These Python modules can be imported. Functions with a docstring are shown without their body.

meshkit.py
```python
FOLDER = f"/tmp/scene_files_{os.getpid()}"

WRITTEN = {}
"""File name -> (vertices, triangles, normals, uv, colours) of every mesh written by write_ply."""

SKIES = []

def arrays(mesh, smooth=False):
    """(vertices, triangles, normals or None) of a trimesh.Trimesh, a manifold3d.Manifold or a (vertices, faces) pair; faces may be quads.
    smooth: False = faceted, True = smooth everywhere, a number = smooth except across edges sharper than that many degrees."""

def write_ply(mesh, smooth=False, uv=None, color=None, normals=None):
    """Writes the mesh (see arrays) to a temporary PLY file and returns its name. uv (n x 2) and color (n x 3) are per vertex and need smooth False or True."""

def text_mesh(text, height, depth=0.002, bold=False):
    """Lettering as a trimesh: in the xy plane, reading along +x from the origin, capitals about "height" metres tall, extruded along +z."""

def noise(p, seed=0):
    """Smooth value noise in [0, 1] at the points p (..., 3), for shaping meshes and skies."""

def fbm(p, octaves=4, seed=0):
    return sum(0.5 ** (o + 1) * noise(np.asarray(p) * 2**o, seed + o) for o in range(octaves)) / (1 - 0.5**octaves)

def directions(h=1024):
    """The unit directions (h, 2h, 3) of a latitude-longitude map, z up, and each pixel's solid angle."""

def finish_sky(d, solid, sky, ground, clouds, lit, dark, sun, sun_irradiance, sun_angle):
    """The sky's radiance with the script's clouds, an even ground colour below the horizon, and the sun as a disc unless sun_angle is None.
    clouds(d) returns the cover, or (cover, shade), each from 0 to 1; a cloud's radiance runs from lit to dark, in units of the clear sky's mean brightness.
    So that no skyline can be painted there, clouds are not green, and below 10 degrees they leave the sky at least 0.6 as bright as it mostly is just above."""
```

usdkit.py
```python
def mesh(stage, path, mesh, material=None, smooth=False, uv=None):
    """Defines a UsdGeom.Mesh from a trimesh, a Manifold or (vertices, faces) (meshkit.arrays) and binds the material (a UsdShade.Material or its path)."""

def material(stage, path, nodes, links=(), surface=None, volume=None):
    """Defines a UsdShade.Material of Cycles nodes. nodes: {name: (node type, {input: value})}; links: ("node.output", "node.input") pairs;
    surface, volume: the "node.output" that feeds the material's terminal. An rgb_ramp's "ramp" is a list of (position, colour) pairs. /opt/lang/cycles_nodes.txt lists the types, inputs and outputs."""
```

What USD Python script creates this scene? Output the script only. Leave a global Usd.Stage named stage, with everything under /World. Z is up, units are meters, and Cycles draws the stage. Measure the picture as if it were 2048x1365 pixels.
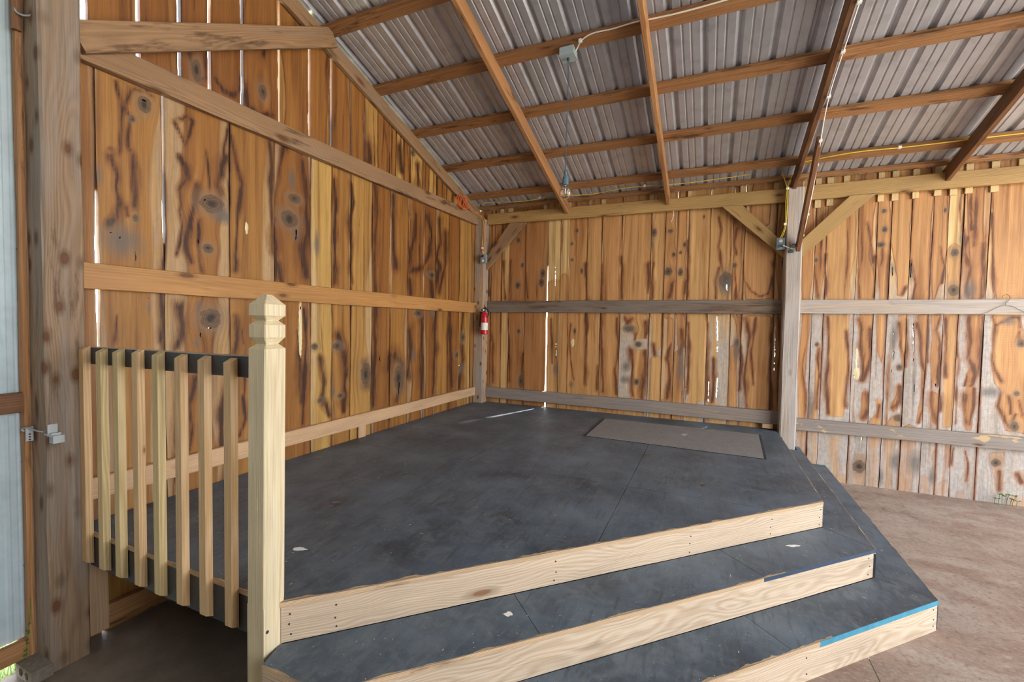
import math, random
import numpy as np, trimesh, usdkit, meshkit
from pxr import Usd, UsdGeom, UsdLux, UsdShade, Sdf, Gf, Vt

stage = Usd.Stage.CreateInMemory()
UsdGeom.SetStageUpAxis(stage, UsdGeom.Tokens.z)
UsdGeom.SetStageMetersPerUnit(stage, 1.0)
UsdGeom.Xform.Define(stage, '/World')
UsdGeom.Scope.Define(stage, '/World/Looks')

# ---------------------------------------------------------------- camera, sky, sun, exposure
CAM = np.array([2.9082, -5.4318, 1.5427]); F_PX = 892.6
YAW, PITCH, ROLL = 0.4163, -0.0377, 0.0180
fw = np.array([-math.sin(YAW)*math.cos(PITCH), math.cos(YAW)*math.cos(PITCH), math.sin(PITCH)])
rt = np.cross(fw, [0, 0, 1]); rt /= np.linalg.norm(rt); up = np.cross(rt, fw)
rt, up = rt*math.cos(ROLL)+up*math.sin(ROLL), -rt*math.sin(ROLL)+up*math.cos(ROLL)
cam = UsdGeom.Camera.Define(stage, '/World/camera')
cam.AddTransformOp().Set(Gf.Matrix4d(*[float(x) for x in [*rt, 0, *up, 0, *(-fw), 0, *CAM, 1]]))
cam.CreateHorizontalApertureAttr(36.0)
cam.CreateFocalLengthAttr(F_PX*36.0/2048)
cam.CreateClippingRangeAttr((0.05, 500.0))
EXPOSURE = 2.82
cam.CreateExposureAttr(EXPOSURE)

SKY_STRENGTH = 1.0
usdkit.material(stage, '/World/Looks/sky', {
    'tc': ('texture_coordinate', {}),
    'map': ('mapping', {'scale': (2.0, 2.0, 5.0)}),
    'n': ('noise_texture', {'scale': 1.6, 'detail': 6.0, 'roughness': 0.55}),
    'r': ('rgb_ramp', {'ramp': [(0.0, (0.62, 0.74, 0.92)), (0.42, (0.78, 0.86, 0.97)), (0.6, (1.0, 1.0, 1.0)), (1.0, (1.05, 1.04, 1.02))]}),
    'b': ('background_shader', {'strength': SKY_STRENGTH}),
}, [('tc.generated', 'map.vector'), ('map.vector', 'n.vector'), ('n.fac', 'r.fac'), ('r.color', 'b.color')], surface='b.background')
dome = UsdLux.DomeLight.Define(stage, '/World/sky_dome')
dome.CreateIntensityAttr(1.0)
UsdShade.MaterialBindingAPI.Apply(dome.GetPrim()).Bind(UsdShade.Material.Get(stage, '/World/Looks/sky'))
sun = UsdLux.DistantLight.Define(stage, '/World/sun')       # hazy sun behind the back wall
sun.CreateIntensityAttr(1.7); sun.CreateNormalizeAttr(True); sun.CreateAngleAttr(3.0); sun.CreateColorAttr(Gf.Vec3f(1.0, 0.97, 0.92))
_d = np.array([-0.36, -1.0, -1.30]); _d /= np.linalg.norm(_d)  # direction in which it shines
_z = -_d; _x = np.cross([0, 0, 1], _z); _x /= np.linalg.norm(_x); _y = np.cross(_z, _x)
sun.AddTransformOp().Set(Gf.Matrix4d(*[float(v) for v in [*_x, 0, *_y, 0, *_z, 0, 0, 0, 0, 1]]))

# ---------------------------------------------------------------- helpers
rng = np.random.default_rng(7)
used = {}
def numbered(parent, name):
    k = (parent, name); n = used.get(k, 0); used[k] = n+1
    return name if n == 0 else f'{name}_{n:03d}'

def tag(prim, label=None, cat=None, group=None, kind=None):
    p = prim.GetPrim() if hasattr(prim, 'GetPrim') else prim
    for k, v in (('label', label), ('category', cat), ('group', group), ('kind', kind)):
        if v: p.SetCustomDataByKey(k, v)
    return p

def thing(name, label=None, cat=None, loc=(0, 0, 0), group=None, kind=None):
    x = UsdGeom.Xform.Define(stage, '/World/'+numbered('/World', name))
    x.AddTranslateOp().Set(Gf.Vec3d(*map(float, loc)))
    return tag(x, label, cat, group, kind)

def base_of(parent):
    o = np.zeros(3); p = parent
    while p and str(p.GetPath()) != '/World' and str(p.GetPath()) != '/':
        t = p.GetAttribute('xformOp:translate')
        if t and t.Get() is not None: o += np.array(t.Get())
        p = p.GetParent()
    return o

def put(name, mesh, mat, parent=None, prim=None, smooth=False, label=None):
    """Defines one Mesh under parent (or /World). Vertices are given in world metres. prim: {name: n x 3 primvar}."""
    root = str(parent.GetPath()) if parent is not None else '/World'
    path = root+'/'+numbered(root, name)
    if isinstance(mesh, tuple): v, f = np.asarray(mesh[0], float), np.asarray(mesh[1], int)
    else: v, f = np.asarray(mesh.vertices, float), np.asarray(mesh.faces, int)
    if parent is not None: v = v-base_of(parent)
    m = usdkit.mesh(stage, path, (v, f), '/World/Looks/'+mat, smooth=smooth)
    if prim:
        for k, a in prim.items():
            UsdGeom.PrimvarsAPI(m).CreatePrimvar(k, Sdf.ValueTypeNames.Float3Array, 'vertex').Set(Vt.Vec3fArray.FromNumpy(np.asarray(a, np.float32)))
    if label: m.GetPrim().SetCustomDataByKey('label', label)
    return m.GetPrim()

cat_ = trimesh.util.concatenate
def bx(x0, x1, y0, y1, z0, z1):
    m = trimesh.creation.box((abs(x1-x0), abs(y1-y0), abs(z1-z0)))
    m.apply_translation(((x0+x1)/2, (y0+y1)/2, (z0+z1)/2)); return m

def member(p0, p1, w, d, side, ch=0.004, seg=6, rough=0.0015, seed=0):
    """A sawn timber from p0 to p1: w across 'side', d across the third direction, chamfered edges, slightly uneven.
    Returns (vertices, faces) and the solid grain coordinates (a, b, l) for each vertex."""
    p0, p1 = np.array(p0, float), np.array(p1, float); L = np.linalg.norm(p1-p0); t = (p1-p0)/L
    s = np.array(side, float); s -= t*(s@t); s /= np.linalg.norm(s); q = np.cross(t, s)
    prof = np.array([(-w/2+ch, -d/2), (w/2-ch, -d/2), (w/2, -d/2+ch), (w/2, d/2-ch), (w/2-ch, d/2), (-w/2+ch, d/2), (-w/2, d/2-ch), (-w/2, -d/2+ch)])
    r = np.random.default_rng(seed+991)
    ph = r.uniform(0, 6.28, 8)
    V, Gc = [], []
    off = np.array([r.uniform(-.03, .03), r.choice([-1, 1])*(d/2+r.uniform(.0, .05)), r.uniform(0, 50)])
    for k in range(seg+1):
        l = L*k/seg
        j = rough*np.stack([np.sin(l*5.1+ph), np.sin(l*7.7+ph[::-1])], 1) if 0 < k < seg else 0
        pp = prof+j
        V.append(p0+t*l+pp[:, :1]*s+pp[:, 1:]*q)
        Gc.append(np.column_stack([prof[:, 0]+off[0], prof[:, 1]+off[1], np.full(8, l+off[2])]))
    V, Gc = np.vstack(V), np.vstack(Gc); F = []
    for k in range(seg):
        for i in range(8):
            a, b = k*8+i, k*8+(i+1) % 8
            F += [(a, b, b+8), (a, b+8, a+8)]
    for i in range(1, 7):
        F.append((0, i+1, i)); e = seg*8; F.append((e, e+i, e+i+1))
    # unshared vertices: flat shading with hard chamfers
    return (V, np.array(F)), Gc

def wood(name, p0, p1, w, d, side, mat, parent=None, seed=None, label=None, **k):
    seed = seed if seed is not None else abs(hash((round(p0[0], 3), round(p0[1], 3), round(p0[2], 3), round(p1[0], 3)))) % 100000
    m, g = member(p0, p1, w, d, side, seed=seed, **k)
    return put(name, m, mat, parent, {'grain': g}, label=label)

def grain_of(v, axis, seed=0):
    """Solid grain coordinates for any mesh: axis 0, 1 or 2 is the direction of the fibres, or a unit vector."""
    r = np.random.default_rng(seed+17)
    ax = np.eye(3)[axis] if np.ndim(axis) == 0 else np.array(axis, float)
    h = np.array([0, 0, 1.0]) if abs(ax[2]) < .9 else np.array([1.0, 0, 0])
    s = np.cross(ax, h); s /= np.linalg.norm(s); q = np.cross(ax, s); v = np.asarray(v)-np.asarray(v).mean(0)
    return np.column_stack([v@s+r.uniform(-.04, .04), v@q+r.uniform(.05, .09), v@ax+r.uniform(0, 50)])

def tube(pts, r, n=8, closed=False):
    pts = np.asarray(pts, float); m = len(pts)
    T = np.gradient(pts, axis=0) if not closed else np.roll(pts, -1, 0)-np.roll(pts, 1, 0)
    T /= np.maximum(np.linalg.norm(T, axis=1, keepdims=True), 1e-9)
    u = np.cross(T[0], [0, 0, 1.0]); u = u if np.linalg.norm(u) > .05 else np.cross(T[0], [1.0, 0, 0]); u /= np.linalg.norm(u)
    V, rr = [], np.broadcast_to(r, (m,))
    for i in range(m):
        u = u-T[i]*(u@T[i]); u /= np.linalg.norm(u); b = np.cross(T[i], u)
        a = np.arange(n)*2*np.pi/n
        V.append(pts[i]+rr[i]*(np.cos(a)[:, None]*u+np.sin(a)[:, None]*b))
    V = np.vstack(V); F = []
    for i in range(m if closed else m-1):
        for k in range(n):
            a, b, c, e = i*n+k, i*n+(k+1) % n, ((i+1) % m)*n+(k+1) % n, ((i+1) % m)*n+k
            F += [(a, b, c), (a, c, e)]
    if not closed:
        for k in range(1, n-1):
            F.append((0, k+1, k)); F.append(((m-1)*n, (m-1)*n+k, (m-1)*n+k+1))
    return trimesh.Trimesh(V, np.array(F), process=False)

def spline(pts, n=40):
    from scipy.interpolate import PchipInterpolator, CubicSpline
    p = np.asarray(pts, float); s = np.r_[0, np.cumsum(np.linalg.norm(np.diff(p, axis=0), axis=1))]
    return CubicSpline(s, p)(np.linspace(0, s[-1], n)) if len(p) > 2 else np.linspace(p[0], p[1], n)

def lathe(prof, center=(0, 0, 0), n=24):
    m = trimesh.creation.revolve(np.array(prof, float), sections=n)
    m.apply_translation(center); return m

def poly_prism(xy, z0, z1):
    from shapely.geometry import Polygon
    p = Polygon(xy)
    m = trimesh.creation.extrude_polygon(p, z1-z0, engine='earcut'); m.apply_translation((0, 0, z0)); return m

class G:
    """A small node-graph writer: g.n(type, input=value or 'node.output') returns the node's name."""
    def __init__(s): s.nodes, s.links, s.k = {}, [], 0
    def n(s, kind, **inp):
        s.k += 1; name = f'n{s.k}'; vals = {}
        for k, v in inp.items():
            if isinstance(v, tuple) and len(v) == 2 and v[0] == '>': s.links.append((v[1], f'{name}.{k}'))
            else: vals[k] = v
        s.nodes[name] = (kind, vals); return name
    def L(s, ref): return ('>', ref)
    def math(s, op, a, b=0.0, c=0.0, clamp=False):
        return ('>', s.n('math', math_type=op, value1=a, value2=b, value3=c, use_clamp=clamp)+'.value')
    def noise(s, vec, scale=1.0, detail=3.0, rough=0.5, dist=0.0, out='fac'):
        return ('>', s.n('noise_texture', vector=vec, scale=scale, detail=detail, roughness=rough, distortion=dist)+'.'+out)
    def map(s, vec, scale=(1, 1, 1), loc=(0, 0, 0)):
        return ('>', s.n('mapping', vector=vec, scale=scale, location=loc)+'.vector')
    def attr(s, name, out='vector'): return ('>', s.n('attribute', attribute=name)+'.'+out)
    def sep(s, vec):
        n = s.n('separate_xyz', vector=vec); return [('>', n+'.'+c) for c in 'xyz']
    def comb(s, x, y, z): return ('>', s.n('combine_xyz', x=x, y=y, z=z)+'.vector')
    def ramp(s, fac, stops, out='color'): return ('>', s.n('rgb_ramp', fac=fac, ramp=stops)+'.'+out)
    def mix(s, fac, a, b, mode='mix'): return ('>', s.n('mix', mix_type=mode, fac=fac, color1=a, color2=b)+'.color')
    def bump(s, h, strength=0.4, dist=0.01): return ('>', s.n('bump', height=h, strength=strength, distance=dist)+'.normal')
    def rng(s, v, a, b, c=0.0, d=1.0): return ('>', s.n('map_range', value=v, from_min=a, from_max=b, to_min=c, to_max=d, clamp=True)+'.result')
    def done(s, name, **inp):
        p = s.n('principled_bsdf', **inp)
        return usdkit.material(stage, '/World/Looks/'+name, s.nodes, s.links, surface=p+'.BSDF')

def bw(x): return (x, x, x)

# ---------------------------------------------------------------- materials
def plank_material(name, sap, tan, heart, amber, line, pale, brown):
    g = G()
    gr = g.attr('grain'); ga, gl, gs = g.sep(gr)
    heart_, knot, grey = g.sep(g.attr('mark')); tone, streak, chip = g.sep(g.attr('mark_b')); line_, kerf, slit = g.sep(g.attr('mark_c'))
    n1 = g.noise(g.map(gr, (9.0, 1.1, 3.7)), 1, 3, .55); n2 = g.noise(g.map(gr, (34.0, 4.2, 3.1)), 1, 6, .66, .4); n5 = g.noise(g.map(gr, (26.0, .55, 6.1)), 1, 4, .6)
    nf = g.noise(g.map(gr, (210.0, 3.2, 9.0)), 1, 3, .6); n4 = g.noise(g.map(gr, (42.0, 24.0, 5.3)), 1, 5, .65)
    h = g.math('add', g.math('add', heart_, g.math('multiply_add', n1, .34, -.17)), g.math('multiply_add', n2, .22, -.11))
    A = g.ramp(h, [(0, sap), (.34, sap), (.42, tan), (.47, tuple(.45*x for x in amber)), (.50, line), (.535, amber), (.62, heart), (1, heart)])
    B = g.ramp(h, [(0, sap), (.42, tan), (.58, heart), (1, heart)])
    c = g.mix(line_, B, A)
    c = g.mix(g.rng(tone, 0, 1), c, g.mix(.80, c, pale))
    c = g.mix(g.rng(tone, 0, -1), c, g.mix(.85, c, brown))
    c = g.mix(1.0, c, g.ramp(n5, [(.26, (.52, .42, .31)), (.44, (.93, .90, .86)), (.58, (1.05, 1.04, 1.02)), (.74, (1.30, 1.36, 1.45))]), 'multiply')
    gw = g.math('add', grey, g.math('multiply', g.math('multiply_add', n2, 1.3, -.65), g.rng(grey, 0.02, .3)), clamp=True)
    c = g.mix(gw, c, g.ramp(n4, [(0.25, (.29, .25, .222)), (.5, (.385, .342, .31)), (.75, (.47, .425, .39))]))
    c = g.mix(1.0, c, g.ramp(nf, [(.25, bw(.74)), (.5, bw(1.0)), (.75, bw(1.14))]), 'multiply')
    c = g.mix(1.0, c, g.ramp(n1, [(.22, (.66, .57, .46)), (.46, bw(1.0)), (.75, (1.14, 1.15, 1.14))]), 'multiply')
    s = g.math('add', streak, g.math('multiply', g.math('multiply_add', n2, 1.3, -.65), g.rng(streak, .0, .5)))
    c = g.mix(g.rng(s, .12, .70, 0, .80), c, tuple(.9*x for x in amber))
    c = g.mix(g.math('multiply', g.rng(s, .66, .95, 0, .92), g.rng(n5, .2, .5, .6, 1)), c, tuple(.8*x for x in line))
    k = g.math('add', knot, g.math('multiply', g.math('multiply_add', n4, .36, -.18), g.rng(knot, .02, .4)))
    c = g.mix(g.rng(k, .10, .55, 0, .55), c, (.22, .145, .085))
    ring = g.math('sine', g.math('multiply', k, 70.0))
    c = g.mix(g.rng(k, .52, .62, 0, .86), c, g.mix(g.math('multiply_add', ring, .5, .5), (.075, .042, .024), (.145, .09, .052)))
    c = g.mix(g.rng(k, .74, .90, 0, .9), c, (.022, .016, .012))
    c = g.mix(g.rng(g.math('multiply_add', n4, .9, g.math('add', chip, -.45)), .25, .5), c, g.ramp(n2, [(.35, (.42, .30, .15)), (.55, (.80, .68, .40))]))  # pale splintered wood, with the light on it put into the colour
    c = g.mix(g.rng(g.math('multiply_add', chip, -1.0, g.math('multiply_add', n2, .9, -.45)), .10, .95, 0, .80), c, (.125, .105, .088))
    kf = g.math('sine', g.math('multiply_add', gl, 420.0, g.math('multiply', n1, 7.0)))
    kk = g.math('multiply', kf, g.math('multiply', kerf, g.rng(n1, .42, .62)))
    c = g.mix(g.rng(kk, .2, 1, 0, .16), c, (.10, .045, .015))
    hgt = g.math('add', g.math('multiply', nf, .6), g.math('multiply', kk, .10))
    p = g.n('principled_bsdf', base_color=c, roughness=g.rng(n2, .2, .8, .42, .68), specular_ior_level=.4, normal=g.bump(hgt, .35, .004))
    t = g.n('transparent_bsdf')
    cut = g.rng(g.math('add', slit, g.math('multiply', g.math('multiply_add', n4, 1.1, -.55), g.rng(slit, .1, .5))), .70, .74)
    m = g.n('mix_closure', fac=cut, closure1=('>', p+'.BSDF'), closure2=('>', t+'.BSDF'))
    usdkit.material(stage, '/World/Looks/'+name, g.nodes, g.links, surface=m+'.closure')

def timber_material(name, early, late, knotc=(.12, .045, .015), grey=0.0, greyc=(.24, .2, .17), rings=34.0, contrast=1.0, knots=.11, rough=.6, stain=0.0, stainc=(.05, .025, .012), spec=.35, patch=None, kscale=(7, 7, 2.6), warp_by=(.05, .05, .02), along=.9):
    g = G()
    gr = g.attr('grain')
    d = g.map(gr, (5.0, 5.0, along)); dn = g.noise(d, 1, 2, .5, out='color')
    warp = ('>', g.n('vector_math', math_type='multiply_add', vector1=dn, vector2=warp_by, vector3=g.map(gr, (1, 1, .035)))+'.vector')
    wv = ('>', g.n('wave_texture', wave_type='rings', rings_direction='z', profile='sine', vector=warp, scale=rings, distortion=1.2, detail=2.0, detail_scale=1.5)+'.fac')
    fb = g.noise(g.map(gr, (190, 190, 2.6)), 1, 3, .6)
    lo = g.noise(g.map(gr, (7, 7, 1.3)), 1, 3, .55)
    c = g.mix(g.math('multiply', wv, contrast), early, late)
    c = g.mix(1.0, c, g.ramp(fb, [(.25, bw(.78)), (.5, bw(1.0)), (.75, bw(1.13))]), 'multiply')
    c = g.mix(1.0, c, g.ramp(lo, [(.25, bw(.82)), (.5, bw(1.0)), (.8, bw(1.1))]), 'multiply')
    if stain > 0:
        sn = g.noise(g.map(gr, (16, 16, 2.4), (3, 7, 1)), 1, 5, .65)
        c = g.mix(g.rng(sn, .62-.2*stain, .72-.1*stain, 0, .85), c, stainc)
    if grey > 0:
        gn = g.noise(g.map(gr, (10, 10, 1.0), (9, 2, 4)), 1, 4, .6)
        gc = g.ramp(fb, [(.2, tuple(x*.55 for x in greyc)), (.5, greyc), (.8, tuple(x*1.3 for x in greyc))])
        c = g.mix(g.rng(gn, .75-.65*grey, 1.02-.65*grey), c, gc)
    if patch:
        pn = g.noise(g.map(gr, (9, 9, 4.0), (1, 5, 2)), 1, 4, .55)
        c = g.mix(g.rng(pn, .60, .63, 0, .9), c, patch)
    if knots > 0:
        vn = g.n('voronoi_texture', vector=g.map(gr, kscale), scale=1.0, randomness=1.0)
        kd = g.math('multiply_add', fb, .06, ('>', vn+'.distance'))
        c = g.mix(g.rng(kd, knots*2.0, knots*1.25, 0, .55), c, tuple(x*.5 for x in late))
        c = g.mix(g.rng(kd, knots*1.2, knots*.95, 0, .9), c, knotc)
    hgt = g.math('multiply_add', wv, .35, fb)
    g.done(name, base_color=c, roughness=rough, specular_ior_level=spec, normal=g.bump(hgt, .3, .003))

def plain(name, col, rough=.5, metal=0.0, noise=0.0, scale=40.0, bump=0.0, **k):
    g = G()
    if noise > 0 or bump > 0:
        pos = ('>', g.n('geometry')+'.position'); n = g.noise(pos, scale, 4, .6)
        c = g.mix(1.0, col, g.ramp(n, [(.2, bw(1-noise)), (.5, bw(1)), (.8, bw(1+noise))]), 'multiply')
        kw = dict(normal=g.bump(n, bump, .004)) if bump > 0 else {}
        g.done(name, base_color=c, roughness=rough, metallic=metal, **kw, **k)
    else: g.done(name, base_color=col, roughness=rough, metallic=metal, **k)

plank_material('golden_plank', (.42, .242, .072), (.345, .172, .040), (.29, .125, .026), (.18, .063, .014), (.040, .012, .004), (.54, .35, .105), (.17, .057, .012))
plank_material('tan_plank', (.57, .375, .185), (.51, .285, .12), (.46, .235, .086), (.31, .118, .037), (.11, .038, .014), (.64, .45, .19), (.27, .108, .034))
timber_material('old_grey_timber', (.36, .25, .16), (.22, .14, .085), grey=.85, greyc=(.245, .205, .175), stain=.25, knots=.10, rough=.75, contrast=.6)
timber_material('pale_grey_timber', (.48, .37, .27), (.35, .25, .17), grey=.72, greyc=(.40, .35, .31), stain=.15, knots=.10, rough=.75, contrast=.5)
timber_material('flaked_grey_timber', (.36, .25, .16), (.22, .14, .085), grey=.9, greyc=(.25, .21, .18), stain=.2, knots=.09, rough=.75, contrast=.5, patch=(.52, .36, .19))
timber_material('dark_stained_grey_timber', (.22, .15, .095), (.12, .07, .045), grey=.55, greyc=(.18, .15, .125), stain=.95, stainc=(.045, .02, .012), knots=.08, rough=.75, contrast=.6)
timber_material('weathered_post', (.46, .31, .19), (.33, .20, .11), grey=.55, greyc=(.31, .265, .22), stain=.15, knots=.15, rough=.75, contrast=.6, kscale=(11, 11, 6), warp_by=(.12, .12, .04))
timber_material('brown_post', (.29, .195, .12), (.20, .122, .07), grey=.5, greyc=(.255, .222, .19), stain=.2, knots=.19, rough=.7, contrast=.7, kscale=(11, 11, 6), warp_by=(.12, .12, .04))
timber_material('aged_brown_timber', (.33, .20, .105), (.23, .125, .06), grey=.30, greyc=(.25, .19, .14), stain=.3, knots=.13, rough=.7, contrast=.7, warp_by=(.12, .12, .04))
timber_material('rafter_timber', (.42, .215, .09), (.31, .145, .055), stain=.2, stainc=(.07, .026, .012), knots=.10, rough=.6, contrast=.8)
timber_material('dark_rafter_timber', (.20, .095, .042), (.13, .055, .022), stain=.35, stainc=(.04, .016, .009), knots=.08, rough=.6, contrast=.7)
timber_material('purlin_timber', (.36, .185, .08), (.25, .115, .045), stain=.34, stainc=(.055, .022, .012), knots=.08, rough=.65, contrast=.8)
timber_material('treated_pine', (.45, .29, .115), (.33, .19, .062), stain=.06, stainc=(.12, .05, .02), knots=.13, rough=.55, contrast=.8)
timber_material('orange_pine', (.47, .24, .08), (.38, .175, .052), stain=.0, knots=.12, rough=.5, contrast=.5)
timber_material('new_pine', (.53, .42, .305), (.40, .285, .18), stain=.0, knotc=(.20, .09, .035), knots=.14, rough=.6, contrast=.68, rings=30, warp_by=(.16, .16, .05), along=1.5, kscale=(8, 8, 2.2))
timber_material('girt_pine', (.58, .38, .22), (.50, .30, .16), stain=.0, knotc=(.25, .11, .05), knots=.10, rough=.6, contrast=.6)
timber_material('newel_pine', (.64, .545, .36), (.55, .435, .255), stain=.0, knotc=(.32, .12, .05), knots=.075, rough=.5, contrast=.7, rings=40)
timber_material('baluster_pine', (.63, .435, .235), (.52, .32, .14), stain=.0, knotc=(.25, .10, .04), knots=.05, rough=.55, contrast=.8, rings=40)
timber_material('green_baluster_pine', (.61, .47, .245), (.46, .33, .14), stain=.0, knotc=(.25, .10, .04), knots=.05, rough=.55, contrast=.8, rings=40)
timber_material('batten_pine', (.66, .49, .25), (.58, .40, .18), stain=.0, knots=.05, rough=.6, contrast=.4)
timber_material('raw_ply_edge', (.55, .40, .25), (.36, .23, .12), stain=.2, stainc=(.16, .09, .05), knots=.0, rough=.8, contrast=.8, rings=60)

def deck_material():
    g = G(); pos = ('>', g.n('geometry')+'.position')
    n1 = g.noise(pos, 2.2, 5, .62); n2 = g.noise(g.map(pos, (38, 5.5, 20)), 1, 4, .65); n3 = g.noise(pos, 55, 3, .6); n4 = g.noise(pos, 9, 6, .7, .6)
    c = g.ramp(n1, [(.30, (.024, .035, .047)), (.47, (.053, .077, .103)), (.62, (.086, .121, .158)), (.75, (.128, .172, .215))])
    c = g.mix(g.rng(n4, .46, .70, 0, .65), c, (.165, .185, .20))
    c = g.mix(g.rng(n2, .56, .72, 0, .42), c, (.145, .17, .19))
    c = g.mix(g.rng(n2, .44, .30, 0, .5), c, (.022, .025, .03))
    c = g.mix(g.rng(n3, .66, .74, 0, .5), c, (.24, .225, .205))
    v = g.n('voronoi_texture', vector=pos, scale=13.0, randomness=1.0)
    c = g.mix(g.rng(('>', v+'.distance'), .07, .03, 0, .5), c, (.28, .26, .22))
    v = g.n('voronoi_texture', vector=pos, scale=31.0, randomness=1.0)
    c = g.mix(g.rng(('>', v+'.distance'), .12, .06, 0, .6), c, (.018, .018, .02))
    g.done('deck_paint', base_color=c, roughness=g.rng(n4, .3, .7, .40, .62), specular_ior_level=.5, normal=g.bump(g.math('multiply_add', n2, .6, g.math('multiply', n3, .5)), .35, .003))
deck_material()

def floor_material():
    g = G(); pos = ('>', g.n('geometry')+'.position'); x, y, z = g.sep(pos)
    n1 = g.noise(pos, 1.3, 5, .6, .5); n2 = g.noise(pos, 6.5, 6, .68, .4); n3 = g.noise(pos, 60, 4, .65); n4 = g.noise(g.map(pos, (.6, 1.8, 1), (5, 3, 0)), 2.6, 5, .65, .8)
    c = g.ramp(n1, [(.28, (.20, .138, .104)), (.45, (.285, .212, .168)), (.6, (.36, .29, .242)), (.75, (.42, .355, .305))])
    c = g.mix(g.rng(n4, .48, .66, 0, .6), c, (.20, .108, .076))
    c = g.mix(g.rng(n2, .55, .70, 0, .6), c, (.125, .08, .066))
    c = g.mix(g.rng(n2, .42, .30, 0, .45), c, (.50, .44, .39))
    n6 = g.noise(pos, 28, 5, .7)
    c = g.mix(g.rng(n6, .54, .66, 0, .62), c, (.135, .078, .058))
    n7 = g.noise(g.map(pos, (30, 95, 50)), 1, 4, .7); c = g.mix(g.rng(n7, .56, .68, 0, .5), c, (.50, .44, .39)); c = g.mix(g.rng(n7, .44, .32, 0, .5), c, (.12, .07, .055))
    c = g.mix(1.0, c, g.ramp(n3, [(.2, bw(.72)), (.5, bw(1)), (.8, bw(1.18))]), 'multiply')
    # the slab turns a darker brown towards the end by the post
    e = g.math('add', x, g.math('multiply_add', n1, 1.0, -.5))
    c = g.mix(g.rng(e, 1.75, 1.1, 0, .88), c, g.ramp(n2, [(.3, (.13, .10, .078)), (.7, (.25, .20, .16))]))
    g.done('stained_concrete', base_color=c, roughness=g.rng(n2, .3, .7, .38, .6), specular_ior_level=.45, normal=g.bump(g.math('multiply_add', n3, .5, n2), .25, .004))
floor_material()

def metal_sheet(name, col, rough, metal):
    g = G(); pos = ('>', g.n('geometry')+'.position')
    n = g.noise(pos, 9, 5, .6); n2 = g.noise(pos, 260, 2, .5)
    c = g.mix(1.0, col, g.ramp(n, [(.25, bw(.86)), (.5, bw(1)), (.75, bw(1.08))]), 'multiply')
    g.done(name, base_color=c, metallic=metal, roughness=g.rng(n, .3, .7, rough-.05, rough+.06), normal=g.bump(n2, .08, .002))
metal_sheet('galvanised_sheet', (.47, .485, .535), .38, .5)
metal_sheet('door_sheet', (.44, .54, .58), .55, .0)
metal_sheet('zinc', (.42, .46, .47), .42, .8)

def mat_material():
    g = G(); pos = ('>', g.n('geometry')+'.position'); n = g.noise(pos, 220, 3, .7); n2 = g.noise(pos, 12, 4, .6)
    c = g.ramp(n, [(.3, (.16, .15, .145)), (.5, (.235, .225, .22)), (.7, (.33, .315, .305))])
    c = g.mix(1.0, c, g.ramp(n2, [(.2, bw(.88)), (.8, bw(1.1))]), 'multiply')
    g.done('mat_pile', base_color=c, roughness=.95, specular_ior_level=.1, normal=g.bump(n, .5, .004))
mat_material()
plain('black_paint', (.028, .032, .040), .42, noise=.35, scale=30, bump=.15)
plain('teal_paint', (.03, .20, .29), .5, noise=.3, scale=30)
plain('dark_blue_paint', (.012, .03, .06), .45, noise=.3, scale=30)
plain('rail_top_edge', (.40, .31, .25), .6, noise=.2, scale=60)
plain('red_enamel', (.50, .012, .022), .25)
plain('black_plastic', (.012, .012, .014), .4)
plain('rubber_mat_edge', (.03, .03, .032), .8)
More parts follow.
